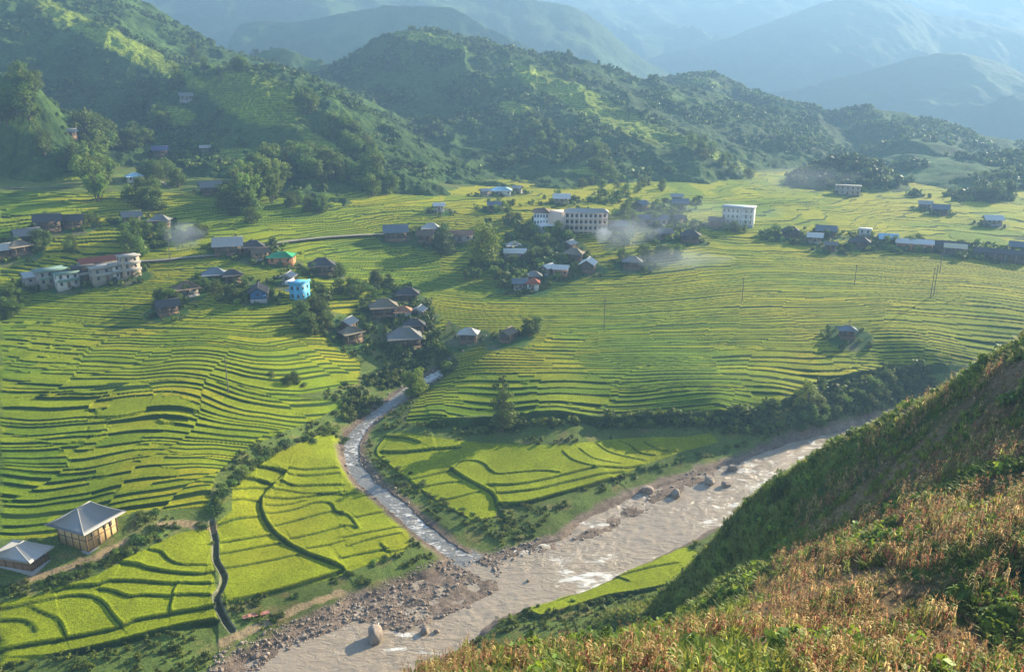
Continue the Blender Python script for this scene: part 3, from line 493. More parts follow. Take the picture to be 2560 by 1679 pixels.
# ================================================================ HILLS
def anchors(L): return [np.array(p, float) for p in L]
def hill(name, pts, extra, az, yr, na, ny, seed, amp, mat, colfn, lam=1e-3, cut=4.0):
    """a hill whose surface passes through sight-line points (u, v, distance)"""
    Pw = [at_y(u, v, d) for u, v, d in pts] + anchors(extra)
    Pw = np.array(Pw); S = TPS(Pw[:, :2], Pw[:, 2], lam)
    def fn(x, y):
        off = OFFS.get(name, 0)
        rg = ridged(x, y, amp[1], 4, seed); f2 = fbm(x, y, amp[3], 4, seed + 9)
        return S(x, y) - off + amp[0] * (rg - .45) + amp[2] * f2
    t = np.tan(np.radians(np.linspace(az[0], az[1], na))); r = np.linspace(yr[0] ** .5, yr[1] ** .5, ny) ** 2
    X = np.outer(r, t); Y = np.outer(r, np.ones(na)); Zh = fn(X, Y); base = np.where(Y < 1000, zb(X, np.minimum(Y, 1000)), 20)
    keep = (Zh > base - cut).ravel(); F = grid_faces(ny, na); F = F[keep[F].any(1)]
    col = colfn(X, Y, Zh)
    o = mk(name, np.stack([X, Y, Zh], -1).reshape(-1, 3), F, mat, col=col.reshape(-1, 3)); tag(o, kind='structure')
    return fn
OFFS = {'left_hill': 4.5}
M_hill = mat_land('hill_plants', .35, .35, .03, .3, 1.0, 1.6, .55)
HG = np.array([.050, .092, .021]); HL = np.array([.21, .27, .03]); HD = np.array([.03, .065, .018])  # HL: grassy ridges and terraces, with sunlight painted into their colour
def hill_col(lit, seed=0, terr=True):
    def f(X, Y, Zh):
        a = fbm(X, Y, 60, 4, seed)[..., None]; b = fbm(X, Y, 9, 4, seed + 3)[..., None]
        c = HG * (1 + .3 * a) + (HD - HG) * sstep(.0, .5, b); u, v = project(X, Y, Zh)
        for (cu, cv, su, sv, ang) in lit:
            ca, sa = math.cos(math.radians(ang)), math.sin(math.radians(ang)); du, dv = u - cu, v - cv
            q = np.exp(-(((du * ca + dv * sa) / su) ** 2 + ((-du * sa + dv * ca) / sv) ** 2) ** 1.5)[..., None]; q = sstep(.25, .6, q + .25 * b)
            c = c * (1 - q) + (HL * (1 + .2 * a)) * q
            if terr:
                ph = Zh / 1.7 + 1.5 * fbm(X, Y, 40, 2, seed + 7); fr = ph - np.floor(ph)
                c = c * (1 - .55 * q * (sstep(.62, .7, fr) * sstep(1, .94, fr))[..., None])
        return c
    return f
LEFT = [(0, 500, 420), (300, 520, 420), (600, 575, 398), (800, 545, 408), (1000, 525, 425), (1060, 500, 450),
 (0, 300, 520), (0, 420, 450), (250, 400, 480), (450, 400, 480), (600, 450, 450), (800, 450, 455), (950, 470, 458),
 (300, 250, 640), (150, 200, 660), (400, 220, 650), (250, 330, 560), (500, 290, 580), (450, 330, 540),
 (100, 10, 740), (250, 60, 715), (330, 120, 690), (470, 155, 650), (560, 205, 615), (620, 208, 595), (0, -60, 760),
 (340, -10, 860), (420, 80, 790), (500, 150, 720), (200, -60, 860),
 (700, 235, 570), (740, 300, 535), (650, 350, 520), (560, 300, 560), (850, 350, 525), (900, 395, 500), (1000, 445, 480), (620, 260, 560), (700, 400, 490),
 (0, 270, 455), (60, 350, 445), (0, 170, 475), (100, 400, 440)]
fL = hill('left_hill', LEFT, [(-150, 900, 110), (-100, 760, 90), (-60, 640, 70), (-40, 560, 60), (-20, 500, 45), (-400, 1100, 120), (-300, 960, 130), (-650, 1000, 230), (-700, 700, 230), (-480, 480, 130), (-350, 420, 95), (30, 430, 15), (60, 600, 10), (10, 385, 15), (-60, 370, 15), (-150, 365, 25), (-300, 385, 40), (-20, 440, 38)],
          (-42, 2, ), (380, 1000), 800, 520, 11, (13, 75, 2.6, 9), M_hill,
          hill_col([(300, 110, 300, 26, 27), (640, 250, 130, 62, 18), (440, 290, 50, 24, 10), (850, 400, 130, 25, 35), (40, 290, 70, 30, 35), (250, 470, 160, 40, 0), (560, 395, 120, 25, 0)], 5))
CENT = [(1050, 455, 540), (1250, 465, 545), (1500, 470, 545), (1700, 480, 560), (1900, 480, 620), (900, 400, 640), (1000, 430, 580),
 (640, 230, 900), (740, 240, 860), (830, 190, 900), (905, 155, 930), (915, 120, 940), (955, 88, 950), (1010, 70, 950), (1080, 78, 930), (1150, 105, 900), (1230, 122, 880), (1330, 152, 850), (1400, 168, 840), (1480, 192, 830), (1560, 220, 830), (1640, 250, 820),
 (900, 300, 760), (1050, 250, 790), (1100, 330, 710), (1250, 250, 760), (1300, 330, 670), (1180, 400, 620),
 (1400, 215, 790), (1500, 275, 740), (1600, 315, 700), (1700, 352, 670), (1850, 425, 620), (1450, 330, 660), (1550, 400, 600), (1350, 400, 600), (1650, 430, 590)]
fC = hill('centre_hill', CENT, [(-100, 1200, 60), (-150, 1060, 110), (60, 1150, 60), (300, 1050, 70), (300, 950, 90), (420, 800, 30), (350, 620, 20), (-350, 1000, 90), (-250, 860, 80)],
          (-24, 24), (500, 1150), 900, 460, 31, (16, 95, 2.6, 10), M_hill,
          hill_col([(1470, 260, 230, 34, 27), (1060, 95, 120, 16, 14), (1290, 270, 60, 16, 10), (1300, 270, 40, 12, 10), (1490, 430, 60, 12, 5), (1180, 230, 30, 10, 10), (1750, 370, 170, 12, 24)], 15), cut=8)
RIGH = [(1480, 240, 1150), (1560, 225, 1150), (1650, 208, 1120), (1720, 192, 1100), (1780, 205, 1080), (1830, 240, 1060), (1870, 256, 1040), (1950, 266, 1020), (2000, 282, 1000), (2060, 312, 960), (2150, 372, 900), (2260, 440, 840), (2340, 470, 800),
 (1650, 330, 900), (1700, 420, 800), (1900, 450, 750), (2100, 475, 740), (1800, 350, 900), (1950, 370, 860), (2050, 400, 800)]
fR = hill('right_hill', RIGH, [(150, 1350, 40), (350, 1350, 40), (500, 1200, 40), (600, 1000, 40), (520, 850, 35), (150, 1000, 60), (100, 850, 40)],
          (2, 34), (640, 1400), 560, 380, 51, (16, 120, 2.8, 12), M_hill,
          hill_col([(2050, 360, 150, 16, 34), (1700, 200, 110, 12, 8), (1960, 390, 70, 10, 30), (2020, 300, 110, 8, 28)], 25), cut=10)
MOUND = [(1960, 482, 560), (2030, 440, 585), (2080, 412, 600), (2130, 402, 600), (2180, 408, 600), (2225, 440, 590), (2280, 484, 560), (2120, 482, 556), (2120, 440, 580)]
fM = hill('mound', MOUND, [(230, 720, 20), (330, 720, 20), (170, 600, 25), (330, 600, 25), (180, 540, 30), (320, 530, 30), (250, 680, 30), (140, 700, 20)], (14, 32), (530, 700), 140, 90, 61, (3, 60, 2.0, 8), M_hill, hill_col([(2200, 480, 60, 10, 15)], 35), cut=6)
HILLS = [fL, fC, fR, fM]
def surf(x, y):
    h = zb(x, np.minimum(y, 1000))
    for f, y0 in zip(HILLS, (372, 505, 640, 530)): h = np.where(y > y0, np.maximum(h, f(x, y)), h)
    return h
# farther ridges: crest through sight-line points, flanks falling both ways with spurs
M_mount = mat_land('mountain_forest', .02, .3, .004, .3, .8, 12, .03)
RIDGEPTS = {}
def ridge(name, crest, seed, slope=.55, half=900, spur=.22, base=0.0, nx=260, ny=110, col=HG, mat=None):
    W = np.array([at_y(u, v, d) for u, v, d in crest]); s = np.r_[0, np.cumsum(np.linalg.norm(np.diff(W[:, :2], axis=0), axis=1))]
    t = np.linspace(0, s[-1], nx); cx = np.interp(t, s, W[:, 0]); cy = np.interp(t, s, W[:, 1]); cz = np.interp(t, s, W[:, 2])
    k = np.hanning(9); k /= k.sum(); pad = lambda a: np.convolve(np.r_[[a[0]] * 4, a, [a[-1]] * 4], k, 'valid'); cz = pad(cz); cy = pad(cy)
    o = np.linspace(-1, 1, ny); o = np.sign(o) * np.abs(o) ** 1.3 * half
    X = cx[None] + 0 * o[:, None]; Y = cy[None] + o[:, None]; d = np.abs(o)[:, None]
    rg = ridged(X + .35 * Y, Y * .35, 420, 5, seed); lat = np.minimum(d / 120, 1)
    Zr = cz[None] - d * slope * (1 + .9 * (0.5 - rg)) + fbm(X, Y, 90, 4, seed + 5) * 18 * (.25 + lat * .9) + fbm(X, Y, 25, 3, seed + 6) * 3
    Zr = np.maximum(Zr, base - 10)
    c = col * (1 + .4 * fbm(X, Y, 150, 4, seed + 1)[..., None])
    ob = mk(name, np.stack([X, Y, Zr], -1).reshape(-1, 3), grid_faces(ny, nx), mat or M_mount, col=c.reshape(-1, 3), smooth=False); tag(ob, kind='structure'); RIDGEPTS[(name, seed)] = np.stack([X, Y, Zr], -1)[:ny // 2 + 4]
ridge('hills', [(380, 60, 1060), (450, 90, 1060), (540, 128, 1050), (620, 140, 1040), (680, 117, 1030), (740, 124, 1020), (820, 160, 1010), (900, 190, 1010), (1000, 240, 1010)], 3, .6, 420, col=HG * 1.3)
ridge('hills', [(1900, 335, 1050), (1990, 296, 1040), (2060, 278, 1020), (2150, 266, 1000), (2250, 280, 980), (2350, 304, 960), (2420, 330, 940), (2560, 356, 920), (2750, 370, 900)], 13, .17, 520, col=HD * 1.5, mat=M_hill)
ridge('hills', [(2140, 450, 660), (2230, 424, 670), (2330, 402, 690), (2430, 396, 700), (2560, 386, 700), (2750, 380, 700)], 17, .12, 110, col=HD * 1.6, mat=M_hill)
ridge('hills', [(2200, 400, 1650), (2330, 357, 1650), (2450, 345, 1650), (2560, 354, 1600), (2750, 350, 1560)], 14, .45, 460)
ridge('mountains', [(600, 60, 1750), (800, 45, 1750), (950, 20, 1720), (1060, 10, 1700), (1130, 20, 1680), (1230, 72, 1650), (1300, 110, 1620), (1400, 150, 1580), (1500, 180, 1540), (1640, 230, 1500), (1800, 280, 1500)], 23, .55, 520)
ridge('mountains', [(-300, -40, 2250), (0, -40, 2250), (400, -40, 2250), (700, -30, 2250), (1000, -18, 2300), (1200, -14, 2300), (1330, -3, 2300), (1440, 17, 2300), (1510, 64, 2300), (1580, 127, 2300), (1700, 200, 2300), (1900, 260, 2300)], 33, .5, 800)
ridge('mountains', [(1500, 230, 2900), (1620, 145, 2900), (1800, 102, 2950), (1930, 54, 3000), (2020, 20, 3050), (2100, -6, 3050), (2180, -14, 3050), (2250, -3, 3050), (2330, 37, 3050), (2420, 47, 3050), (2560, 74, 3050), (2800, 120, 3050)], 43, .5, 1100)
ridge('mountains', [(1600, 330, 2150), (1800, 250, 2200), (2000, 220, 2200), (2200, 168, 2200), (2320, 136, 2200), (2400, 131, 2200), (2480, 148, 2200), (2560, 184, 2200), (2800, 260, 2150)], 53, .45, 800)
ridge('mountains', [(-600, -30, 3700), (500, -30, 3800), (1100, -30, 3900), (1350, -25, 3900), (1600, -25, 3950), (1800, -20, 4000), (2200, -25, 4000), (2800, -30, 4000)], 63, .45, 1000)
# haze: one box of pale air round everything but the sky
hb = 6; xs0, xs1, y0_, y1_, z0_, z1_ = -4600, 4600, -500, 5400, -16, 620
V = [(x, y, z) for x in (xs0, xs1) for y in (y0_, y1_) for z in (z0_, z1_)]
Fh = [(0, 1, 3, 2), (4, 6, 7, 5), (0, 4, 5, 1), (2, 3, 7, 6), (0, 2, 6, 4), (1, 5, 7, 3)]
mh = bpy.data.materials.new('haze_air'); mh.use_nodes = True; n = mh.node_tree; n.nodes.remove(n.nodes['Principled BSDF'])
pv = n.nodes.new('ShaderNodeVolumePrincipled'); pv.inputs['Color'].default_value = (.25, .44, .71, 1); pv.inputs['Density'].default_value = 0.00042; pv.inputs['Anisotropy'].default_value = 0.22
n.links.new(pv.outputs[0], n.nodes['Material Output'].inputs['Volume'])
haze = mk('haze', V, Fh, mh); tag(haze, kind='stuff')
# ---- the near hillside with the maize field
NEAR = [(2700, 1700, 42), (2560, 1679, 36), (2100, 1679, 38), (1600, 1690, 42), (1200, 1725, 45), (900, 1770, 47), (600, 1810, 52), (300, 1860, 55),
 (2560, 1400, 55), (2250, 1400, 62), (1950, 1480, 66), (1700, 1570, 68), (1450, 1630, 64), (1250, 1655, 62), (1120, 1695, 58),
 (2560, 1120, 80), (2300, 1220, 86), (2050, 1350, 96), (1850, 1450, 104), (1700, 1540, 96),
 (2700, 780, 108), (2560, 872, 104), (2400, 952, 109), (2200, 1062, 117), (2000, 1192, 126), (1850, 1290, 136), (1770, 1385, 150), (1650, 1500, 146), (1620, 1560, 132),
 (1250, 1700, 85), (1250, 1740, 105), (1450, 1685, 85), (1450, 1745, 110), (1000, 1795, 85), (700, 1840, 90), (700, 1860, 68), (1620, 1665, 105), (1640, 1650, 84), (400, 1900, 80)]
Pw = np.array([at_y(u, v, d) for u, v, d in NEAR] + [(0, 0, 108.2), (-20, 10, 98), (20, 10, 106), (40, -20, 116), (-60, 40, 55), (-90, 90, -12), (-30, 100, 4), (0, 120, -6), (30, 130, -4), (62, 155, -8), (120, 175, 20), (170, 150, 62), (100, 200, -15), (220, 200, 35), (60, -80, 120), (-60, -60, 95)])
g = [at_y(u, 1679, y) - np.array([0, 0, q]) for u in (500, 1000, 1500, 2000, 2500) for y, q in ((7, 4.5), (15, 5), (26, 3.5))]
Pw = np.vstack([Pw[Pw[:, 1] != 0], g, [(0, 0, 107.5), (12, 0, 109), (-8, 0, 105)]])
NH = TPS(Pw[:, :2], Pw[:, 2], 2e-4)
def near(x, y): return np.minimum(NH(x, y), 112 - .10 * np.maximum(x, 0)) + 1.9 * fbm(x, y, 19, 3, 201) + .8 * fbm(x, y, 8, 2, 203) + .55 * fbm(x, y, 4, 4, 202)
t = np.linspace(-1.6, 1.6, 760); r = np.linspace(1.2 ** .5, 215 ** .5, 620) ** 2
XN = np.outer(r, t); YN = np.outer(r, np.ones(760)); ZN = near(XN, YN)
def near_col(X, Y, Zn):
    u, v = project(X, np.maximum(Y, 3), Zn); a = fbm(X, Y, 9, 4, 211)[..., None]; b = fbm(X, Y, 2, 3, 212)[..., None]
    dry = np.array([.25, .175, .09]); red = np.array([.16, .09, .045]); grn = np.array([.13, .175, .03])
    edge = np.interp(u, [1000, 1300, 1500, 1800, 1950, 2000, 2150, 2350, 2560, 2800], [1640, 1635, 1620, 1565, 1390, 1230, 1090, 965, 885, 790])
    lush = sstep(25, -25, v - edge + 45 * a[..., 0])[..., None]
    c = dry * (.55 + .4 * sstep(-.3, .5, a)) * (1 - .0) + (red - dry) * .5 * sstep(0, .5, b) + (grn - dry) * .65 * sstep(.05, .4, -a + .3 * b)
    c = c * (1 - lush * .85) + grn * (1 + .5 * b) * lush * .85
    return np.clip(c, .01, 1), lush[..., 0]
CN, LUSH = near_col(XN, YN, ZN)
M_near = mat_land('hillside_plants', 1.6, .4, .15, .2, 1.0, .35, 2.5)
o = mk('hillside', np.stack([XN, YN, ZN], -1).reshape(-1, 3), grid_faces(*XN.shape), M_near, col=CN.reshape(-1, 3)); tag(o, kind='structure')
# ================================================================ PLANTS
M_leaf = mat_leaf('leaves'); M_bark = mat_plain('bark', (.12, .09, .065), .9, .3, 2.0, bump=.4)
M_leafstuff = mat_leaf('leaves_ground', .25)
def leaf_cloud(blobs, n, size, col, seed, flat=.0, elong=1.0, droop=0.0, shell=.55, var=.35):
    """n separate leaf sprays spread through a union of ellipsoids; returns V, F, colour"""
    r = np.random.default_rng(seed); B = np.array(blobs, float); wgt = (B[:, 3] * B[:, 5]) ** 1.0; wgt /= wgt.sum()
    bi = r.choice(len(B), n, p=wgt); d = r.normal(size=(n, 3)); d /= np.linalg.norm(d, axis=1)[:, None]
    rad = shell + (1 - shell) * r.random(n) ** .5; rad *= 1 + .16 * r.normal(size=n)
    P = B[bi, :3] + d * B[bi, 3:6] * rad[:, None]
    nrm = d + .75 * r.normal(size=(n, 3)); nrm[:, 2] += flat; nrm /= np.linalg.norm(nrm, axis=1)[:, None]
    a = np.cross(nrm, r.normal(size=(n, 3))); a[:, 2] -= droop; a -= nrm * (a * nrm).sum(1)[:, None]; a /= np.linalg.norm(a, axis=1)[:, None]; b = np.cross(nrm, a)
    s = size * (.55 + .9 * r.random(n)); a *= (s * elong)[:, None]; b *= s[:, None] * .75
    jit = lambda: 1 + .35 * (r.random(n)[:, None] - .5)
    V = np.stack([P - a * jit(), P - b * jit() + nrm * s[:, None] * .2, P + a * jit(), P + b * jit()], 1).reshape(-1, 3)
    F = np.arange(4 * n).reshape(n, 4)
    bc = 1 + var * (r.random(len(B)) - .5) * 1.6; c = np.array(col) * (bc[bi] * (1 + var * (r.random(n) - .5)))[:, None]
    yl = r.random(n)[:, None] * .3; c = c * (1 - yl) + c * np.array([1.5, 1.15, .8]) * yl
    return V, F, np.repeat(c, 4, 0)
def tube(pts, rads, k=7):
    V = []; F = []
    for i, (p, r) in enumerate(zip(pts, rads)):
        p = np.array(p, float); t = np.array(pts[min(i + 1, len(pts) - 1)], float) - np.array(pts[max(i - 1, 0)], float); t /= np.linalg.norm(t) + 1e-9
        a = np.cross(t, [0.3, 1, 0.2]); a /= np.linalg.norm(a); b = np.cross(t, a)
        for j in range(k):
            q = 2 * math.pi * j / k; V.append(p + r * (math.cos(q) * a + math.sin(q) * b))
    for i in range(len(pts) - 1):
        for j in range(k): F.append((i * k + j, i * k + (j + 1) % k, (i + 1) * k + (j + 1) % k, (i + 1) * k + j))
    return np.array(V), np.array(F)
def join(parts):
    V = []; F = []; Cc = []; o = 0
    for p in parts:
        V.append(p[0]); F.append(np.asarray(p[1]) + o); o += len(p[0])
        if len(p) > 2: Cc.append(p[2])
    return (np.vstack(V), np.vstack(F)) + ((np.vstack(Cc),) if Cc else ())
def make_tree(kind, seed):
    r = random.Random(seed); bl = []; tr = []; G = {'broad': (.085, .145, .022), 'tall': (.15, .22, .02), 'bamboo': (.12, .19, .03), 'column': (.075, .12, .025), 'dark': (.05, .09, .022)}[kind]
    if kind in ('broad', 'dark'):
        H = 1.0; tr.append(tube([(0, 0, -.1), (.02, 0, .3), (0, .02, .62), (.03, 0, .85)], [.045, .034, .022, .008]))
        for i in range(12):
            a = r.random() * 6.3; q = r.uniform(.1, .34); z = .14 + .66 * i / 11; s = r.uniform(.15, .25) * (1.1 - .3 * z); bl.append((q * math.cos(a), q * math.sin(a), z, s, s, s * .8))
            tr.append(tube([(0, 0, z - .28), (q * .5 * math.cos(a), q * .5 * math.sin(a), z - .12), (q * math.cos(a), q * math.sin(a), z)], [.018, .012, .005], 5))
        bl.append((0, 0, .8, .2, .2, .18)); n, sz = 1500, .032
    elif kind == 'tall':
        tr.append(tube([(0, 0, -.1), (.01, .02, .3), (.02, -.01, .6), (0, 0, .9)], [.04, .032, .02, .006]))
        for i in range(17):
            z = .16 + .78 * (i / 16); q = r.uniform(.03, .17) * (1.15 - .5 * abs(z - .55)); a = r.random() * 6.3; s = r.uniform(.10, .17) * (1.1 - .45 * z); bl.append((q * math.cos(a), q * math.sin(a), z, s, s, s * .95))
            if i % 3 == 0: tr.append(tube([(0, 0, z - .1), (q * math.cos(a), q * math.sin(a), z)], [.014, .004], 5))
        n, sz = 3400, .019
    elif kind == 'column':
        tr.append(tube([(0, 0, -.1), (.01, .0, .5), (0, 0, .97)], [.026, .018, .003]))
        for i in range(22):
            z = .12 + .86 * (i / 21); w = .17 * (1 - z) ** .6 + .035; a = i * 2.4; q = w * r.uniform(.35, .9) * (1 if r.random() < .8 else 1.3); s = w * r.uniform(.45, .75); bl.append((q * math.cos(a), q * math.sin(a), z, s, s, s * .7))
        n, sz = 2600, .017
    else:
        for i in range(15):
            a = r.random() * 6.3; lean = r.uniform(.08, .36); h = r.uniform(.55, 1.0); pts = [(0.03 * math.cos(a), .03 * math.sin(a), -.05), (lean * .3 * math.cos(a), lean * .3 * math.sin(a), h * .55), (lean * .75 * math.cos(a), lean * .75 * math.sin(a), h * .9), (lean * 1.15 * math.cos(a), lean * 1.15 * math.sin(a), h * .88)]
            tr.append(tube(pts, [.009, .008, .005, .002], 5))
            for z, q in ((.55, .35), (.75, .6), (.93, .85), (.88, 1.1)):
                s = r.uniform(.05, .10); bl.append((lean * q * math.cos(a), lean * q * math.sin(a), h * z, s, s, s * 1.2))
        n, sz = 2200, .022
    V, F, c = leaf_cloud(bl, n, sz, G, seed, flat=.5, elong=1.0 if kind != 'bamboo' else 1.7, droop=.5 if kind == 'bamboo' else 0)
    T = join(tr)
    root = empty('tree' if kind != 'bamboo' else 'bamboo', (0, 0, 0))
    mk('trunk' if kind != 'bamboo' else 'stems', T[0], T[1], M_bark, root, smooth=True); mk('crown', V, F, M_leaf, root, col=c)
    return root
def make_bush(seed, col, n=420, spiky=False):
    r = random.Random(seed); bl = []
    for i in range(5):
        a = r.random() * 6.3; q = r.uniform(.0, .5); s = r.uniform(.28, .5); bl.append((q * math.cos(a), q * math.sin(a), s * .8 + r.uniform(0, .25), s, s, s * .85))
    return leaf_cloud(bl, n, .085, col, seed, flat=.5)
TREES = {k: [make_tree(k, 10 * i + j) for j in range(m)] for i, (k, m) in enumerate([('broad', 4), ('tall', 1), ('bamboo', 3), ('column', 1), ('dark', 2)])}
USED = {}
BUSHD = [make_bush(70 + i, c) for i, c in enumerate([(.08, .145, .025), (.11, .18, .03), (.06, .115, .022), (.13, .18, .035)])]
BUSHO = [mk('shrub', v, f, M_leaf, col=c) for v, f, c in BUSHD]
_first = set()
def inst(proto, loc, rz, sc):
    if proto.name not in _first: _first.add(proto.name); o = proto
    else: o = copy_tree(proto)
    o.location = loc; o.rotation_euler = (0, 0, rz); o.scale = sc if hasattr(sc, '__len__') else (sc,) * 3
    return o
def batch_at(uv, fn=surf, **k):
    uv = np.asarray(uv, float); out = []
    for i in range(0, len(uv), 60): out.append(at(uv[i:i + 60, 0], uv[i:i + 60, 1], fn, n=200, **k))
    return np.vstack(out)
def scatter(name, protos, P, sc, rz=None, mat=None, kind='stuff', tint=None):
    """merge many copies of small meshes into one stuff object"""
    P = np.asarray(P); n = len(P); r = np.random.default_rng(n); rz = r.random(n) * 6.28 if rz is None else rz; which = r.integers(0, len(protos), n); parts = []
    for k, pr in enumerate(protos):
        q = np.nonzero(which == k)[0]
        if len(q) == 0: continue
        V, F, c = pr; ca, sa = np.cos(rz[q])[:, None], np.sin(rz[q])[:, None]; s = sc[q][:, None]
        x = (V[None, :, 0] * ca - V[None, :, 1] * sa) * s + P[q, 0:1]; y = (V[None, :, 0] * sa + V[None, :, 1] * ca) * s + P[q, 1:2]; z = V[None, :, 2] * s + P[q, 2:3]
        VV = np.stack([x, y, z], -1).reshape(-1, 3); FF = (F[None] + (np.arange(len(q)) * len(V))[:, None, None]).reshape(-1, F.shape[1])
        cc = np.tile(c, (len(q), 1)) * np.repeat(.7 + .6 * r.random(len(q)), len(V))[:, None]
        if tint is not None: cc = cc * np.repeat(tint[q], len(V), 0)
        parts.append((VV, FF, cc))
    V, F, c = join(parts); o = mk(name, V, F, mat or M_leafstuff, col=np.clip(c, 0, 1)); 
    if kind: tag(o, kind=kind)
    return o
# (kind, u, v, spread u, spread v, lean of the patch in degrees, count, height lo, hi, where it stands)
CL = [('broad', 45, 250, 45, 80, 20, 16, 8, 12, 'on the dark hill at the left edge'), ('broad', 150, 395, 60, 22, 25, 8, 7, 9, 'above the terraces at the far left'), ('bamboo', 245, 450, 28, 80, 0, 11, 10, 15, 'in the lit column on the left hillside'),
 ('broad', 240, 365, 30, 25, 0, 4, 12, 16, 'crowning the lit column on the left hillside'), ('bamboo', 385, 300, 40, 22, 30, 8, 8, 11, 'around the small lit field on the left hill'), ('broad', 320, 360, 45, 18, 0, 7, 7, 10, 'above the blue roofed hut on the left hill'),
 ('broad', 430, 455, 70, 16, 10, 9, 7, 9, 'below the footpath on the left hill'), ('broad', 370, 505, 60, 20, 0, 9, 7, 9, 'behind the road village on the left'), ('bamboo', 650, 480, 45, 60, 25, 16, 10, 15, 'in the big grove at the foot of the left hill'), ('broad', 600, 530, 60, 25, 10, 8, 8, 10, 'under the big grove at the foot of the left hill'),
 ('broad', 860, 350, 22, 150, -50, 30, 8, 11, 'along the spur running down from the left hill'), ('broad', 800, 425, 90, 26, 20, 20, 8, 11, 'in the wood on the spur of the left hill'), ('broad', 940, 470, 45, 26, 35, 10, 8, 12, 'at the tip of the left hill spur'), ('broad', 780, 520, 60, 14, 10, 8, 5, 7, 'along the base of the left hill spur'),
 ('broad', 608, 186, 20, 4, 20, 4, 8, 10, 'on the crest of the left hill'), ('tall', 452, 210, 2, 2, 0, 1, 10, 11, 'alone on the shaded face of the left hill'), ('broad', 500, 155, 20, 8, 40, 3, 6, 8, 'on the sunlit ridge of the left hill'),
 ('broad', 345, 615, 35, 22, 0, 6, 7, 10, 'by the shop row on the left road'), ('broad', 120, 620, 80, 16, 0, 8, 5, 7, 'behind the shop row at the left edge'), ('broad', 190, 560, 90, 8, 0, 5, 5, 7, 'above the small terraces at the left edge'), ('broad', 20, 770, 26, 55, 0, 10, 4, 7, 'along the left edge of the terraces'),
 ('broad', 450, 590, 60, 16, 0, 6, 5, 8, 'by the smoke on the left road'), ('broad', 560, 735, 120, 20, 0, 10, 4, 7, 'between the dark houses left of the blue house'), ('broad', 430, 750, 40, 18, 0, 5, 4, 7, 'round the lone brown roofed house on the left terraces'), ('broad', 800, 685, 55, 9, 0, 5, 4, 6, 'around the dark house behind the blue house'),
 ('dark', 1260, 110, 90, 8, 17, 7, 6, 9, 'on the crest of the centre hill'), ('broad', 1430, 190, 110, 10, 17, 12, 6, 9, 'on the right shoulder of the centre hill'), ('broad', 1370, 345, 25, 80, -50, 12, 8, 11, 'in the dark band down the centre hill'), ('broad', 1500, 410, 30, 50, -30, 11, 9, 14, 'in the grove low on the centre hill'), ('broad', 1190, 225, 45, 12, 0, 5, 6, 8, 'on the shaded face of the centre hill'),
 ('broad', 1800, 400, 22, 110, -60, 15, 8, 11, 'along the lowest spur of the centre hill'), ('broad', 1560, 470, 120, 16, 0, 12, 5, 8, 'behind the school'), ('dark', 2500, 490, 60, 22, 0, 8, 10, 14, 'at the right edge of the far plain'),
 ('tall', 1210, 668, 1, 1, 0, 1, 21, 21, 'standing tallest in the middle of the village'), ('broad', 1215, 672, 40, 6, 0, 5, 5, 8, 'at the foot of the tallest village tree'), ('dark', 1110, 622, 14, 12, 0, 3, 9, 12, 'left of the tallest village tree'), ('bamboo', 1190, 700, 55, 9, 0, 7, 5, 7, 'below the tallest village tree'),
 ('broad', 1370, 610, 60, 20, 0, 6, 7, 9, 'in front of the school'), ('broad', 1330, 655, 60, 20, 0, 6, 5, 8, 'among the houses below the school'), ('broad', 1620, 650, 85, 12, 0, 8, 5, 8, 'in the smoke right of the village'), ('broad', 1500, 560, 260, 22, 0, 15, 5, 8, 'in the village belt beyond the school'), ('broad', 2120, 600, 300, 12, 4, 14, 4, 7, 'along the far row of houses on the right'),
 ('column', 1257, 1074, 1, 1, 0, 1, 19, 19, 'standing alone on the scarp between the fields'), ('broad', 785, 805, 40, 34, 20, 9, 6, 9, 'in the dark grove below the blue house'), ('broad', 860, 735, 70, 12, 0, 6, 5, 7, 'above the dark grove below the blue house'), ('broad', 950, 720, 70, 16, -20, 7, 5, 8, 'among the thatched houses by the creek'),
 ('broad', 1325, 832, 20, 9, 0, 3, 5, 8, 'beside the lone thatched hut in the right terraces'), ('tall', 1030, 985, 14, 8, 0, 2, 9, 11, 'beside the creek where it leaves the gorge'), ('broad', 1115, 900, 14, 35, 0, 6, 4, 6, 'on the dark bluff over the creek'), ('tall', 2018, 1032, 3, 2, 0, 1, 11, 12, 'rising from the wooded river bank'),
 ('broad', 2130, 1010, 26, 160, 72, 24, 4, 7, 'along the wooded far bank of the river'), ('broad', 730, 950, 22, 12, 0, 3, 3, 4, 'alone in the middle of the left terraces')]
pl = []; meta = []
rr = random.Random(5)
for ci, (kd, u, v, su, sv, ang, n, h0, h1, wh) in enumerate(CL):
    ca, sa = math.cos(math.radians(ang)), math.sin(math.radians(ang))
    for i in range(n):
        for _ in range(50):
            a, b = rr.uniform(-1, 1), rr.uniform(-1, 1)
            if a * a + b * b < 1: break
        a *= su; b *= sv; pl.append((u + a * ca - b * sa, max(v + a * sa + b * ca, 62))); meta.append((ci, kd, rr.uniform(h0, h1), wh, n))
W = batch_at(pl); W[:, 2] = np.where(W[:, 1] < 330, GZ(W[:, 0], W[:, 1]), W[:, 2])
KN = {'broad': 'bushy green', 'tall': 'tall leafy', 'bamboo': 'feathery bamboo', 'column': 'dark slender pointed', 'dark': 'dark green'}
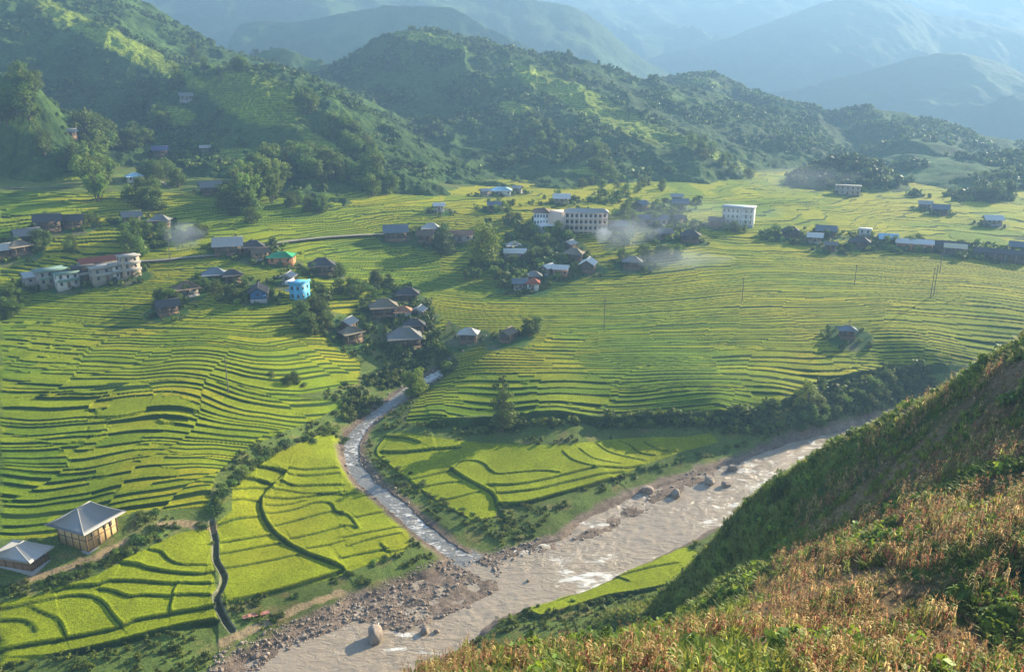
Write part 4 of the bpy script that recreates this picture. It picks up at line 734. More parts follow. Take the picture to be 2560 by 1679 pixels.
for (ci, kd, h, wh, n), p, uv in zip(meta, W, pl):
    if uv[0] < 1010 and uv[1] < 545: h *= 1.3
    o = inst(rr.choice(TREES[kd]), (p[0], p[1], p[2] - .2), rr.random() * 6.28, h * np.array([rr.uniform(.85, 1.2), rr.uniform(.85, 1.2), 1.0]) if kd not in ('tall', 'column') else h * np.array([1.45, 1.45, 1.0]) if kd == 'tall' else h)
    lab = f"{KN[kd]} {'clump' if kd == 'bamboo' else 'tree'} {wh}"
    o['label'] = lab; o['category'] = 'tree' if kd != 'bamboo' else 'bamboo clump'
    if n > 1: o['group'] = f"{'bamboo' if kd == 'bamboo' else 'trees'} {wh}"
# shrubs: (u0, v0, u1, v1, spread, n, size lo, hi, where)
SH = [(860, 1062, 700, 1120, 10, 16, 1.6, 2.8, 'in the hedge beside the wedge field'), (690, 1120, 570, 1215, 10, 20, 1.6, 2.8, 'in the hedge above the irrigation channel'), (560, 1215, 530, 1290, 12, 14, 1.5, 2.4, 'at the lower end of the hedge above the channel'),
 (330, 1300, 400, 1290, 12, 8, 1.5, 2.4, 'right of the timber house'), (150, 1455, 400, 1330, 16, 34, 1.1, 2.0, 'on the bank below the timber house'), (0, 1485, 150, 1445, 12, 12, 1.1, 1.8, 'below the shed at the left edge'), (400, 1320, 520, 1310, 8, 8, .8, 1.4, 'along the path right of the timber house'),
 (1540, 1195, 1860, 1110, 10, 26, .9, 1.8, 'along the river edge of the lower fields'), (1200, 1310, 1290, 1340, 14, 8, .8, 1.6, 'at the point where creek and river meet'), (960, 1390, 900, 1450, 16, 9, .9, 1.6, 'at the corner of the wedge field by the gravel'),
 (700, 1500, 880, 1430, 8, 10, .7, 1.2, 'along the lower edge of the wedge field'), (930, 1130, 1180, 1300, 12, 24, .7, 1.4, 'on the right bank of the creek'), (830, 1010, 960, 950, 26, 18, 1.0, 2.0, 'on the left bank of the upper creek'), (860, 1100, 820, 1070, 14, 6, .9, 1.6, 'on the left bank at the creek bend'),
 (1130, 1050, 1500, 1070, 10, 7, .6, 1.2, 'on the shaded scarp'), (1500, 1068, 1850, 1062, 10, 7, .6, 1.2, 'on the right part of the shaded scarp'), (640, 930, 760, 960, 8, 6, .9, 1.6, 'in the middle of the left terraces'), (1230, 1520, 1560, 1500, 20, 10, .8, 1.6, 'on the bank behind the small rice strip')]
pl = []; meta = []
for (a, b, c, d, sp, n, s0, s1, wh) in SH:
    for i in range(n):
        t = rr.random(); pl.append((a + (c - a) * t + rr.gauss(0, sp * .5), b + (d - b) * t + rr.gauss(0, sp * .5))); meta.append((rr.uniform(s0, s1), wh))
W = batch_at(pl, zb); W[:, 2] = GZ(W[:, 0], W[:, 1])
for (s, wh), p in zip(meta, W):
    o = inst(rr.choice(BUSHO), (p[0], p[1], p[2] - .25 * s), rr.random() * 6.28, s * np.array([1.1, 1.1, rr.uniform(.8, 1.2)])); o['label'] = 'leafy green shrub ' + wh; o['category'] = 'shrub'; o['group'] = 'shrubs ' + wh
# stuff: undergrowth on the hills, forest of the far hills, bank brush
def uvfield(n, f, seed):
    r = np.random.default_rng(seed); out = []
    while len(out) < n:
        u = r.uniform(-150, 2700); v = r.uniform(60, 620)
        if r.random() < f(u, v): out.append((u, v))
    return out
LITS = [(300, 110, 300, 26, 27), (640, 250, 130, 62, 18), (440, 290, 50, 24, 10), (850, 400, 130, 20, 35), (40, 290, 70, 30, 35), (250, 470, 160, 40, 0), (1470, 260, 230, 30, 27), (1060, 95, 120, 14, 14), (1290, 270, 50, 16, 10), (1490, 430, 60, 12, 5), (1750, 370, 170, 12, 24)]  # painted sunlit patches, kept clear of undergrowth
def hillcover(name, fn, xr, yr, n, s0, s1, seed, thr=.1, tint=1.0):
    r = np.random.default_rng(seed); x = r.uniform(*xr, n * 3); y = r.uniform(*yr, n * 3); k = fbm(x, y, 38, 3, seed) + .5 * fbm(x, y, 11, 2, seed + 1) > thr; x = x[k][:n]; y = y[k][:n]
    z = fn(x, y); g = zb(x, np.minimum(y, 1000)); q = z > g + 1.5; uu, vv = project(x, y, z)
    for (cu, cv, su, sv, ang) in LITS:
        ca, sa = math.cos(math.radians(ang)), math.sin(math.radians(ang)); du, dv = uu - cu, vv - cv; q &= (((du * ca + dv * sa) / su) ** 2 + ((-du * sa + dv * ca) / sv) ** 2) > .9
    P = np.stack([x, y, z - .3], -1)[q]
    scatter(name, LOWB, P, r.uniform(s0, s1, len(P)) * (.7 + .6 * r.random(len(P))), tint=np.full((len(P), 3), tint))
LOWB = [make_bush(90 + i, c, 46) for i, c in enumerate([(.045, .09, .02), (.06, .11, .022), (.035, .07, .018)])]
for b in LOWB: b[0][:] = b[0].mean(0) + (b[0] - b[0].mean(0)) * 1.0
LOWB = [leaf_cloud([(0, 0, .5, .6, .6, .6), (.3, .2, .8, .35, .35, .4), (-.3, -.1, .7, .4, .4, .4)], 46, .26, c, 95 + i, flat=.5) for i, c in enumerate([(.06, .105, .022), (.085, .14, .025), (.045, .085, .02)])]
hillcover('undergrowth', fL, (-420, 60), (380, 860), 9000, .7, 3.0, 301, .05, 1.0)
hillcover('undergrowth', fC, (-260, 330), (520, 1020), 9000, .9, 3.8, 302, .05, .95)
hillcover('forest', fR, (80, 520), (660, 1250), 6500, 1.4, 4.8, 303, -.05)
hillcover('forest', fM, (150, 340), (540, 690), 1900, 2.0, 4.4, 304, -.6, 1.1)
for sd, n, s0, s1 in ((13, 3800, 1.6, 5.0), (17, 1300, 1.6, 4.5), (3, 1500, 1.5, 4.5)):
    Q = RIDGEPTS[('hills', sd)].reshape(-1, 3); r = np.random.default_rng(sd); Q = Q[r.integers(0, len(Q), n * 2)] + r.normal(0, 1, (n * 2, 3)) * [3, 3, 0]; Q = Q[fbm(Q[:, 0], Q[:, 1], 45, 3, sd) > -.08][:n]
    scatter('forest', LOWB, Q, r.uniform(s0, s1, len(Q)) * (.5 + .6 * r.random(len(Q))), tint=np.full((len(Q), 3), .9))
# brush along banks and rough ground of the valley (kept off the rice)
def brush(n, seed):
    r = np.random.default_rng(seed); u = r.uniform(-60, 2400, n); v = r.uniform(880, 1679, n); return u, v
r_ = np.random.default_rng(77); x = r_.uniform(-140, 150, 60000); y = r_.uniform(125, 300, 60000); z = zb(x, y); u, v = project(x, y, z)
riv = in_poly(x, y, RIVW); dt, _, _ = seg_dist(x, y, TRIB); dr_, _, _ = seg_dist(x, y, np.vstack([RIVW, RIVW[:1]])); low_ = poly_union(u, v, ZLOW) | in_poly(u, v, ZLEFT) | in_poly(u, v, ZRIGHT); gr_ = np.zeros(len(x), bool)
for g in GRAVEL: gr_ |= in_poly(x, y, g)
pad = in_poly(u, v, [(60, 1300), (330, 1270), (330, 1360), (130, 1440), (-60, 1470), (-60, 1340)]); meadow = in_poly(u, v, c2([(1000, 560), (1500, 430), (1720, 400), (1500, 620), (1350, 700), (1100, 730)]))
scp = in_poly(u, v, [(1080, 1035), (1860, 1030), (1860, 1090), (1080, 1095)]); k = ~riv & ~scp & (dt > 5) & ~low_ & ~gr_ & (dr_ > 3.5) & ~pad & (fbm(x, y, 12, 3, 78) > np.where(meadow, .25, -.12)) & (v > 850); q = np.nonzero(k)[0][:5200]
scatter('brush', LOWB, np.stack([x, y, GZ(x, y) - .1], -1)[q], r_.uniform(.35, 1.0, len(q)), tint=np.tile([1.7, 1.5, 1.1], (len(q), 1)))
# plants among the houses and along the scarp
def patchy(name, poly, n, s0, s1, seed, thr=0.0, tint=(1.5, 1.4, 1.0)):
    r = np.random.default_rng(seed); a = np.array(poly); u = r.uniform(a[:, 0].min(), a[:, 0].max(), n * 6); v = r.uniform(a[:, 1].min(), a[:, 1].max(), n * 6); k = in_poly(u, v, poly); u = u[k]; v = v[k]
    Q = batch_at(np.c_[u, v][:n * 3], zb); k = fbm(Q[:, 0], Q[:, 1], 13, 2, seed) > thr; Q = Q[k][:n]; Q[:, 2] = GZ(Q[:, 0], Q[:, 1]) - .2
    scatter(name, LOWB, Q, r.uniform(s0, s1, len(Q)) * (.5 + r.random(len(Q))), tint=np.tile(tint, (len(Q), 1)))
patchy('village_plants', [(1220, 490), (1560, 480), (1760, 510), (1760, 600), (1560, 620), (1480, 640), (1400, 700), (1260, 730), (1190, 640)], 520, 1.4, 3.2, 401, .05)
patchy('village_plants', [(340, 560), (600, 600), (720, 610), (740, 640), (620, 670), (480, 650), (340, 640)], 130, 1.0, 2.4, 402, .1)
patchy('village_plants', [(500, 690), (660, 690), (720, 740), (600, 760), (400, 780), (400, 740)], 150, 1.0, 2.2, 403, .0)
patchy('village_plants', [(740, 760), (860, 700), (1080, 720), (1080, 800), (1090, 850), (1110, 900), (1050, 930), (900, 860), (780, 850)], 420, 1.1, 2.6, 404, .0)
patchy('village_plants', [(1760, 570), (2000, 570), (2450, 610), (2560, 640), (2560, 660), (2200, 630), (1900, 605)], 240, 1.2, 2.6, 405, .05)
patchy('scarp_plants', [(1070, 1062), (1500, 1048), (1850, 1040), (1960, 1010), (2060, 965), (2230, 930), (2380, 912), (2380, 960), (2230, 1015), (2060, 1050), (1900, 1080), (1800, 1082), (1850, 1060)], 900, .8, 2.2, 406, -.2)
patchy('scarp_plants', [(1070, 1062), (1500, 1048), (1850, 1040), (1850, 1075), (1500, 1082), (1100, 1085)], 110, .4, 1.0, 416, .0)
patchy('far_plants', [(2180, 440), (2330, 425), (2560, 420), (2600, 500), (2400, 505), (2200, 480)], 260, 1.6, 3.6, 417, .1, (1.2, 1.2, 1.0))
patchy('creek_plants', [(860, 1000), (900, 950), (1010, 900), (1060, 930), (960, 1000), (900, 1040), (850, 1060)], 240, .7, 1.9, 407, -.1)
# ================================================================ NEAR HILLSIDE CROP
def strip(pts, w, col, up=(0, 0, 1)):
    V = []; F = []; n = len(pts)
    for i, p in enumerate(pts):
        t = np.array(pts[min(i + 1, n - 1)], float) - np.array(pts[max(i - 1, 0)], float); s = np.cross(t, up); s /= np.linalg.norm(s) + 1e-9
        ww = w * (1 - (i / (n - 1)) ** 2) * (.5 + min(i, 1) * .5) + .004; V += [np.array(p) - s * ww, np.array(p) + s * ww]
    for i in range(n - 1): F.append((2 * i, 2 * i + 1, 2 * i + 3, 2 * i + 2))
    return np.array(V), np.array(F), np.tile(col, (len(V), 1))
def maize(seed, tone, seg=4, nl=12):
    r = random.Random(seed); parts = []; lean = r.uniform(-.12, .12)
    a, b = tube([(0, 0, -.1), (lean * .4, 0, .5), (lean, 0, 1.0)], [.014, .011, .004], 4); parts.append((a, b, np.tile(np.array(tone) * .8, (len(a), 1))))
    for i in range(nl):
        z = .16 + .72 * i / nl; q = i * 2.9 + r.uniform(-.5, .5); L = r.uniform(.26, .46); pts = []; dr_ = r.uniform(.5, 1.7)
        for j in range(seg + 1):
            t = j / seg; rad = L * t * (.75 - .2 * t); dz = L * (1.05 * t - 1.25 * t * t * dr_); pts.append((lean * z + rad * math.cos(q), rad * math.sin(q), z + dz))
        c = np.array(tone) * r.uniform(.65, 1.35); 
        if r.random() < .3: c = np.array((.12, .16, .03))
        parts.append(strip(pts, .024, c))
    for i in range(4):
        q = i * 1.6; parts.append(strip([(lean, 0, .97), (lean + .05 * math.cos(q), .05 * math.sin(q), 1.07), (lean + .11 * math.cos(q), .11 * math.sin(q), 1.12)], .008, np.array((.3, .2, .08))))
    return join(parts)
def tuft(seed, tone, nb=9, h=1.0):
    r = random.Random(seed); parts = []
    for i in range(nb):
        q = r.random() * 6.28; L = r.uniform(.5, 1.0) * h; o = r.uniform(0, .2); s = r.uniform(.2, .7)
        parts.append(strip([(o * math.cos(q), o * math.sin(q), -.05), ((o + s * .35) * math.cos(q), (o + s * .35) * math.sin(q), L * .6), ((o + s) * math.cos(q), (o + s) * math.sin(q), L * .75)], .06, np.array(tone) * r.uniform(.6, 1.4)))
    return join(parts)
M_dry = mat_leaf('dry_leaves', .45)
MZ = [maize(i, t) for i, t in enumerate([(.46, .31, .12), (.34, .19, .09), (.54, .41, .18), (.28, .31, .07), (.33, .14, .07)])]
rg = np.random.default_rng(41)
def near_pts(n, seed, y0=14, y1=165):
    r = np.random.default_rng(seed); y = r.uniform(y0 ** 1.6, y1 ** 1.6, n) ** (1 / 1.6); x = y * r.uniform(-.55, .80, n); z = near(x, y); u, v = project(x, y, z); return x, y, z, u, v
x, y, z, u, v = near_pts(36000, 1)
colr, lush = near_col(x, y, z); ground_z = zb(x, np.maximum(y, 60))
dens = fbm(x, y, 6, 3, 221) + .35 * fbm(x, y, 2.2, 2, 222)
ok = (z > ground_z + .3) & (u > -100) & (u < 2700) & (v > 700) & (v < 1900)
mzk = ok & (lush < .35) & (dens > .07)
idx = np.nonzero(mzk)[0]; dist = np.hypot(x, y)[idx]; idx = idx[np.argsort(dist)]
vis = (u[idx] > 0) & (u[idx] < 2560) & (v[idx] < 1700) & (v[idx] > 800)
ind = idx[vis][:300]; rest = np.setdiff1d(idx, ind)
MO = [mk('maize_stalk', a, b, M_dry, col=c) for a, b, c in MZ]
for i in ind:
    o = inst(rr.choice(MO), (x[i], y[i], z[i] - .05), rr.random() * 6.28, rr.uniform(1.2, 2.2)); o.rotation_euler = (rr.uniform(-.25, .25), rr.uniform(-.25, .25), rr.random() * 6.28)
    o['label'] = 'dry brown maize stalk standing in the near field at the bottom of the picture'; o['category'] = 'maize stalk'; o['group'] = 'dry maize stalks in the nearest part of the hillside field'
P_ = np.stack([x, y, z - .05], -1)
rest = rest[:13000]
scatter('maize_field', MZ, P_[rest], rg.uniform(.8, 2.3, len(rest)), mat=M_dry)
# weeds: green and dry tufts
TG = [tuft(i, t) for i, t in enumerate([(.19, .25, .035), (.27, .29, .05), (.12, .19, .03)])]; TD = [tuft(10 + i, t) for i, t in enumerate([(.42, .32, .15), (.30, .21, .10), (.26, .25, .07)])]
x, y, z, u, v = near_pts(60000, 2); colr, lush = near_col(x, y, z); ok = (z > zb(x, np.maximum(y, 60)) - .2) & (u > -150) & (u < 2750) & (v > 700) & (v < 1950)
g = fbm(x, y, 8, 3, 231) + .5 * fbm(x, y, 2.5, 2, 232); P_ = np.stack([x, y, z], -1)
a = np.nonzero(ok & ((lush > .4) | (g < -.08)))[0][:22000]; b = np.nonzero(ok & ((lush < .5) & (g > -.2) | (lush >= .5) & (g > .12)))[0][:15000]
scatter('weeds', TG, P_[a], rg.uniform(.4, 1.5, len(a)) , mat=M_dry); scatter('dry_grass', TD, P_[b], rg.uniform(.25, .8, len(b)), mat=M_dry)
x, y, z, u, v = near_pts(26000, 3); colr, lush = near_col(x, y, z); ok = (z > zb(x, np.maximum(y, 60)) - .3) & (u > -100) & (u < 2700) & (v > 700) & (v < 1900)
k = np.nonzero(ok & ((lush > .5) & (fbm(x, y, 6, 2, 241) > -.15) | (fbm(x, y, 7, 3, 242) > .38)))[0][:1300]
scatter('brush', LOWB, np.stack([x, y, z], -1)[k], rg.uniform(.4, 1.3, len(k)), mat=M_leafstuff, tint=np.tile([2.0, 1.75, 1.1], (len(k), 1)))
o = inst(TREES['broad'][0], tuple(at(1940, 1250, near, 20, 200)[0] - [0, 0, .3]), 1.0, (4, 4, 6.5)); o['label'] = 'thin sparse sapling standing on the edge of the near hillside against the river'; o['category'] = 'tree'; o.pop('group', None)
# ================================================================ ROCKS
def rock(seed, sub=3):
    import bmesh
    bm = bmesh.new(); bmesh.ops.create_icosphere(bm, subdivisions=sub, radius=1); V = np.array([v.co[:] for v in bm.verts]); F = np.array([[v.index for v in f.verts] for f in bm.faces]); bm.free()
    r = np.random.default_rng(seed)
    for _ in range(13):
        d = r.normal(size=3); d /= np.linalg.norm(d); h = r.uniform(.48, .85); t = V @ d; V = V - np.maximum(t - h, 0)[:, None] * d * .85
    V *= 1 + .14 * fbm(V[:, 0] * 1.0 + seed, V[:, 1] + V[:, 2] * .7, .8, 3, seed)[:, None]; V *= np.array([1, r.uniform(.7, .95), r.uniform(.55, .8)])
    return V, F, np.tile((.31, .25, .20), (len(V), 1))
M_rock = mat_land('rock', 1.3, .3, .5, .2, .6, .12, 6)
RK = [rock(i, 4) for i in range(4)]; RKs = [rock(20 + i, 1) for i in range(5)]; RO = [mk('boulder', a, b, M_rock, col=c, smooth=True) for a, b, c in RK]
BIG = [(940, 1585, 2.9, 'large round grey boulder alone in the muddy water at the bottom'), (1690, 1240, 2.0, 'dark boulder at the near end of the upstream rocks'), (1775, 1205, 2.7, 'largest boulder among the upstream rocks beside the river'), (1830, 1170, 1.8, 'grey boulder farthest upstream in the rock cluster'),
 (1616, 1222, 2.2, 'dark rounded boulder at the river edge below the lower field'), (1815, 1215, 1.5, 'flat topped boulder just right of the largest upstream rock'), (1062, 1572, 1.3, 'pale boulder in the rapids right of the large lone boulder'), (1090, 1568, .8, 'small boulder touching the pale boulder in the rapids'),
 (760, 1580, .9, 'pale boulder on the left bank above the muddy pool'), (1590, 1190, 1.4, 'boulder half hidden in brush above the upstream rocks'), (2180, 1098, .9, 'small dark rock far up the river'), (640, 1630, .9, 'pale boulder on the stony bank at the lower left'), (1320, 1445, .6, 'lone small rock in the middle of the river')]
W = batch_at([(b[0], b[1]) for b in BIG], zb)
for (u_, v_, s, lab), p in zip(BIG, W):
    o = inst(rr.choice(RO), (p[0], p[1], max(WZ(p[0], p[1]), -1) + .25 * s), rr.random() * 6.28, (s, s, s * 1.15)); o['label'] = lab; o['category'] = 'boulder'
    if s > 2.4: o.scale = (s * .95, s * .8, s * 1.0); 
def gravel_pts(n, seed):
    r = np.random.default_rng(seed); out = []
    for gi, g in enumerate(GRAVEL):
        lo = g.min(0) - 2; hi = g.max(0) + 2; m = int(n * (.42, .18, .16, .3)[gi]); x = r.uniform(lo[0], hi[0], m * 4); y = r.uniform(lo[1], hi[1], m * 4); dd, _, _ = seg_dist(x, y, np.vstack([g, g[:1]])); k = (in_poly(x, y, g) | (dd < 2.2)) & (fbm(x, y, 5, 2, 9) > -.25); out.append(np.stack([x, y, np.full(len(x), gi)], -1)[k][:m])
    return np.vstack(out)
stone_z = GZ
G = gravel_pts(7500, 5); 
tt = rg.integers(0, len(TRIB) - 14, 1700); side = rg.choice([-1, 1], 1700) * (1.0 + 2.6 * rg.random(1700)); tn = np.gradient(TRIB, axis=0); tn /= np.linalg.norm(tn, axis=1)[:, None]
G2 = np.c_[TRIB[tt, 0] - tn[tt, 1] * side + rg.normal(0, .8, 1700), TRIB[tt, 1] + tn[tt, 0] * side + rg.normal(0, .8, 1700), np.full(1700, 9)]
G = np.vstack([G, G2]); sz = .09 + .34 * rg.random(len(G)) ** 4.0; gz = stone_z(G[:, 0], G[:, 1]); big = np.argsort(-sz)[:280]; rest = np.setdiff1d(np.arange(len(G)), big)
NM = {0: 'on the gravel bar where the creek joins the river', 1: 'on the stony edge upstream along the river', 2: 'on the gravel spit at the tip of the lower fields', 3: 'on the stony left bank at the bottom', 9: 'in the bed of the creek'}
for i in big:
    s = sz[i] * 1.35; o = inst(rr.choice(RO), (G[i, 0], G[i, 1], gz[i] + .2 * s), rr.random() * 6.28, s); o['label'] = 'small rounded stone ' + NM[int(G[i, 2])]; o['category'] = 'stone'; o['group'] = 'stones ' + NM[int(G[i, 2])]
scatter('gravel', RKs, np.stack([G[rest, 0], G[rest, 1], gz[rest] + .1 * sz[rest]], -1), sz[rest], mat=M_rock)
# ================================================================ BUILDINGS
COLR = {'grey': (.20, .195, .185), 'pale': (.42, .40, .37), 'dark': (.075, .072, .075), 'slate': (.16, .19, .22), 'thatch': (.21, .175, .125), 'brown': (.16, .11, .075), 'metal': (.34, .38, .38), 'white': (.68, .67, .64), 'red': (.30, .085, .05), 'green': (.03, .26, .12), 'greenish': (.17, .26, .22), 'orange': (.38, .19, .11), 'concrete': (.36, .34, .31), 'skyblue': (.38, .60, .74), 'purple': (.16, .15, .30), 'cream': (.66, .58, .40)}
COLW = {'timber': (.13, .10, .075), 'plaster': (.31, .28, .24), 'white': (.55, .53, .48), 'peach': (.46, .35, .26), 'orange': (.52, .24, .11), 'bamboo': (.34, .24, .13), 'blue_dark': (.05, .13, .30)}
MR = {k: mat_plain('roof_' + k, c, .55 if k in ('white', 'pale', 'metal', 'skyblue') else .9, .22, .8, bump=.5, bscale=3, stretch=(4, .6, .6)) for k, c in COLR.items()}
MW = {k: mat_plain('wall_' + k, c, .85, .25, 1.0, bump=.25, stretch=(3, 3, .5)) for k, c in COLW.items()}
M_glass = mat_plain('dark_glass', (.05, .055, .06), .3, .2, 1, spec=.6); M_wood = mat_plain('wood', (.20, .13, .075), .8, .3, 2, bump=.2); M_conc = mat_plain('concrete', (.34, .33, .31), .9, .2, 1, bump=.2)
def box(x0, x1, y0, y1, z0, z1):
    V = [(x, y, z) for x in (x0, x1) for y in (y0, y1) for z in (z0, z1)]
    return np.array(V, float), np.array([(0, 1, 3, 2), (4, 6, 7, 5), (0, 4, 5, 1), (2, 3, 7, 6), (0, 2, 6, 4), (1, 5, 7, 3)])
def part(name, boxes, mat, parent):
    V, F = join(boxes)[:2]; return mk(name, V, F, mat, parent)
def roof_mesh(w, d, h, ov, kind, ridge=None, curve=0.0, th=.16):
    """gable or hip roof as a shell with thickness; ridge along x"""
    W_, D_ = w / 2 + ov, d / 2 + ov; r = W_ if kind == 'gable' else (ridge / 2 if ridge is not None else max(W_ - D_ * .9, w * .12)); n = 6; V = []; F = []
    def prof(t): return h * ((1 - t) - curve * math.sin(math.pi * t))
    for lay in (0, 1):
        for s in (-1, 1):
            for i in range(n + 1):
                t = i / n; xx = r + (W_ - r) * t
                for x in (-xx, xx): V.append((x, s * D_ * t, prof(t) - lay * th))
    N1 = 2 * 2 * (n + 1); idx = lambda lay, s, i, k: lay * N1 + s * 2 * (n + 1) + 2 * i + k
    for lay in (0, 1):
        for s in (0, 1):
            for i in range(n): F.append((idx(lay, s, i, 0), idx(lay, s, i, 1), idx(lay, s, i + 1, 1), idx(lay, s, i + 1, 0)))
        if kind == 'hip':
            for k in (0, 1):
                for i in range(n): F.append((idx(lay, 0, i, k), idx(lay, 0, i + 1, k), idx(lay, 1, i + 1, k), idx(lay, 1, i, k)))
    for s in (0, 1): F.append((idx(0, s, n, 0), idx(0, s, n, 1), idx(1, s, n, 1), idx(1, s, n, 0)))
    for k in (0, 1):
        if kind == 'hip': F.append((idx(0, 0, n, k), idx(0, 1, n, k), idx(1, 1, n, k), idx(1, 0, n, k)))
        else:
            for s in (0, 1):
                for i in range(n): F.append((idx(0, s, i, k), idx(0, s, i + 1, k), idx(1, s, i + 1, k), idx(1, s, i, k)))
    return np.array(V), np.array(F)
def windows(root, w, d, z0, z1, nf, ns, door=True, ww=.5, M=M_glass):
    for s in (-1, 1):
        for i in range(nf):
            x = -w / 2 + w * (i + .5) / nf
            if door and s == -1 and i == nf // 2: continue
            fr = part('window', [box(x - ww, x + ww, s * (d / 2 + .03) - .05, s * (d / 2 + .03) + .05, z0, z1)], M, root)
    for s in (-1, 1):
        for i in range(ns):
            y = -d / 2 + d * (i + .5) / ns; part('window', [box(s * (w / 2 + .03) - .05, s * (w / 2 + .03) + .05, y - ww, y + ww, z0, z1)], M, root)
def house(p, wm, kind, rc, wc, rot, lab, hs=None):
    root = empty('village_house', (p[0], p[1], p[2]), math.radians(rot)); root['label'] = lab; root['category'] = 'house'; root['group'] = 'houses of the valley'
    r = random.Random(int(p[0] * 7 + p[1])); w = wm
    if kind in ('gable', 'hip'):
        d = min(w * .72, 8.5); wl = 2.1 + (.6 if w > 9 else 0); fl = .7; h = d * .42
        part('wall', [box(-w / 2, w / 2, -d / 2, d / 2, fl - .2, fl + wl)], MW[wc], root); part('plinth', [box(-w / 2 - .15, w / 2 + .15, -d / 2 - .15, d / 2 + .15, -2.0, fl - .2)], M_conc if wc != 'timber' else M_wood, root)
        V, F = roof_mesh(w, d, h, 1.1, kind, curve=.04 if kind == 'gable' else .09); V[:, 2] += fl + wl + .12 - .0; ro = mk('roof', V, F, MR[rc], root)
        cap = w / 2 + 1.1 if kind == 'gable' else max(w / 2 + 1.1 - (d / 2 + 1.1) * .9, w * .12); part('ridge_cap', [box(-cap, cap, -.16, .16, fl + wl + h + .02, fl + wl + h + .2)], MR[rc], ro)
        if kind == 'gable':
            gv = []; 
            for s in (-1, 1): gv.append((np.array([(s * (w / 2 - .02), -d / 2, fl + wl), (s * (w / 2 - .02), d / 2, fl + wl), (s * (w / 2 - .02), .1, fl + wl + h * .80), (s * (w / 2 - .02), -.1, fl + wl + h * .80)]), np.array([(0, 1, 2, 3)])))
            part('gable_wall', gv, MW[wc], root)
        part('door', [box(-.55, .55, -d / 2 - .08, -d / 2 + .02, fl - .1, fl + 2.0)], M_wood, root); windows(root, w, d, fl + 1.1, fl + 2.1, 3, 1)
        for sx in (-1, 0, 1): part('post', [box(sx * (w / 2 - .3) - .1, sx * (w / 2 - .3) + .1, -d / 2 - .95, -d / 2 - .75, -1.5, fl + wl - .15)], M_wood, root)
    elif kind == 'shed':
        d = min(7.0, w * .6); wl = 3.0; h = 1.1
        part('wall', [box(-w / 2, w / 2, -d / 2, d / 2, -1.8, wl)], MW[wc], root); V, F = roof_mesh(w, d, h + .6, .7, 'gable', th=.1); V[:, 2] += wl; mk('roof', V, F, MR[rc], root)
        nf = max(3, int(w / 3)); windows(root, w, d, 1.1, 2.2, nf, 2); part('door', [box(-.8, .8, -d / 2 - .08, -d / 2 + .02, 0, 2.2)], M_wood, root)
        for i in range(nf): x = -w / 2 + w * (i + .0) / (nf - 1) if nf > 1 else 0; part('post', [box(x - .08, x + .08, -d / 2 - .5, -d / 2 - .35, -1.5, wl - .1)], M_conc, root)
    else:
        st = int(kind[-1]); d = min(8, max(w * .8, 5)); H = 2.75 * st
        part('wall', [box(-w / 2, w / 2, -d / 2, d / 2, -2.0, H)], MW[wc], root)
        if st == 1: V, F = roof_mesh(w, d, 1.8, .8, 'hip'); V[:, 2] += H + .1; mk('roof', V, F, MR[rc], root)
        else:
            part('roof', [box(-w / 2 - .5, w / 2 + .5, -d / 2 - .8, d / 2 + .3, H, H + .25)], MR[rc], root); part('parapet', [box(-w / 2 - .3, w / 2 + .3, -d / 2 - .6, -d / 2 - .4, H + .25, H + .8)], MR[rc], root)
            for k in range(1, st): part('balcony', [box(-w / 2 - .1, w / 2 + .1, -d / 2 - 1.0, -d / 2 - .01, 2.75 * k - .12, 2.75 * k + .1), box(-w / 2 - .1, w / 2 + .1, -d / 2 - 1.0, -d / 2 - .92, 2.75 * k + .1, 2.75 * k + .9)], MR[rc] if rc == 'greenish' else M_conc, root)
        for k in range(st): windows(root, w, d, 2.75 * k + 1.0, 2.75 * k + 2.3, max(2, int(w / 2.6)), 2, door=(k == 0), ww=.45)
        part('door', [box(-.6, .6, -d / 2 - .08, -d / 2 + .02, 0, 2.2)], M_wood, root)
    return root
W = batch_at([(h[0], h[1]) for h in HOUSES])
for hh, p in zip(HOUSES, W):
    sl_ = math.sqrt(p[0] ** 2 + p[1] ** 2 + (CAMH - p[2]) ** 2); wm = hh[2] * sl_ / FPX * (.74 if hh[3] in ('gable', 'hip') else .95)
    rot = hh[6] - math.degrees(math.atan2(p[0], p[1])); house((p[0], p[1], p[2] + .2), max(wm, 4.5), hh[3], hh[4], hh[5], rot, hh[7])
# gardens: clumps round every house
Pg_ = []; 
for hh, p in zip(HOUSES, W):
    for i in range(13):
        a = rr.random() * 6.28; q = rr.uniform(5, 11); Pg_.append((p[0] + q * math.cos(a), p[1] + q * math.sin(a) * .8))
Pg_ = np.array(Pg_); scatter('garden_plants', LOWB, np.c_[Pg_, surf(Pg_[:, 0], Pg_[:, 1]) - .1], rg.uniform(.7, 2.1, len(Pg_)), tint=np.tile([1.35, 1.3, 1.0], (len(Pg_), 1)))
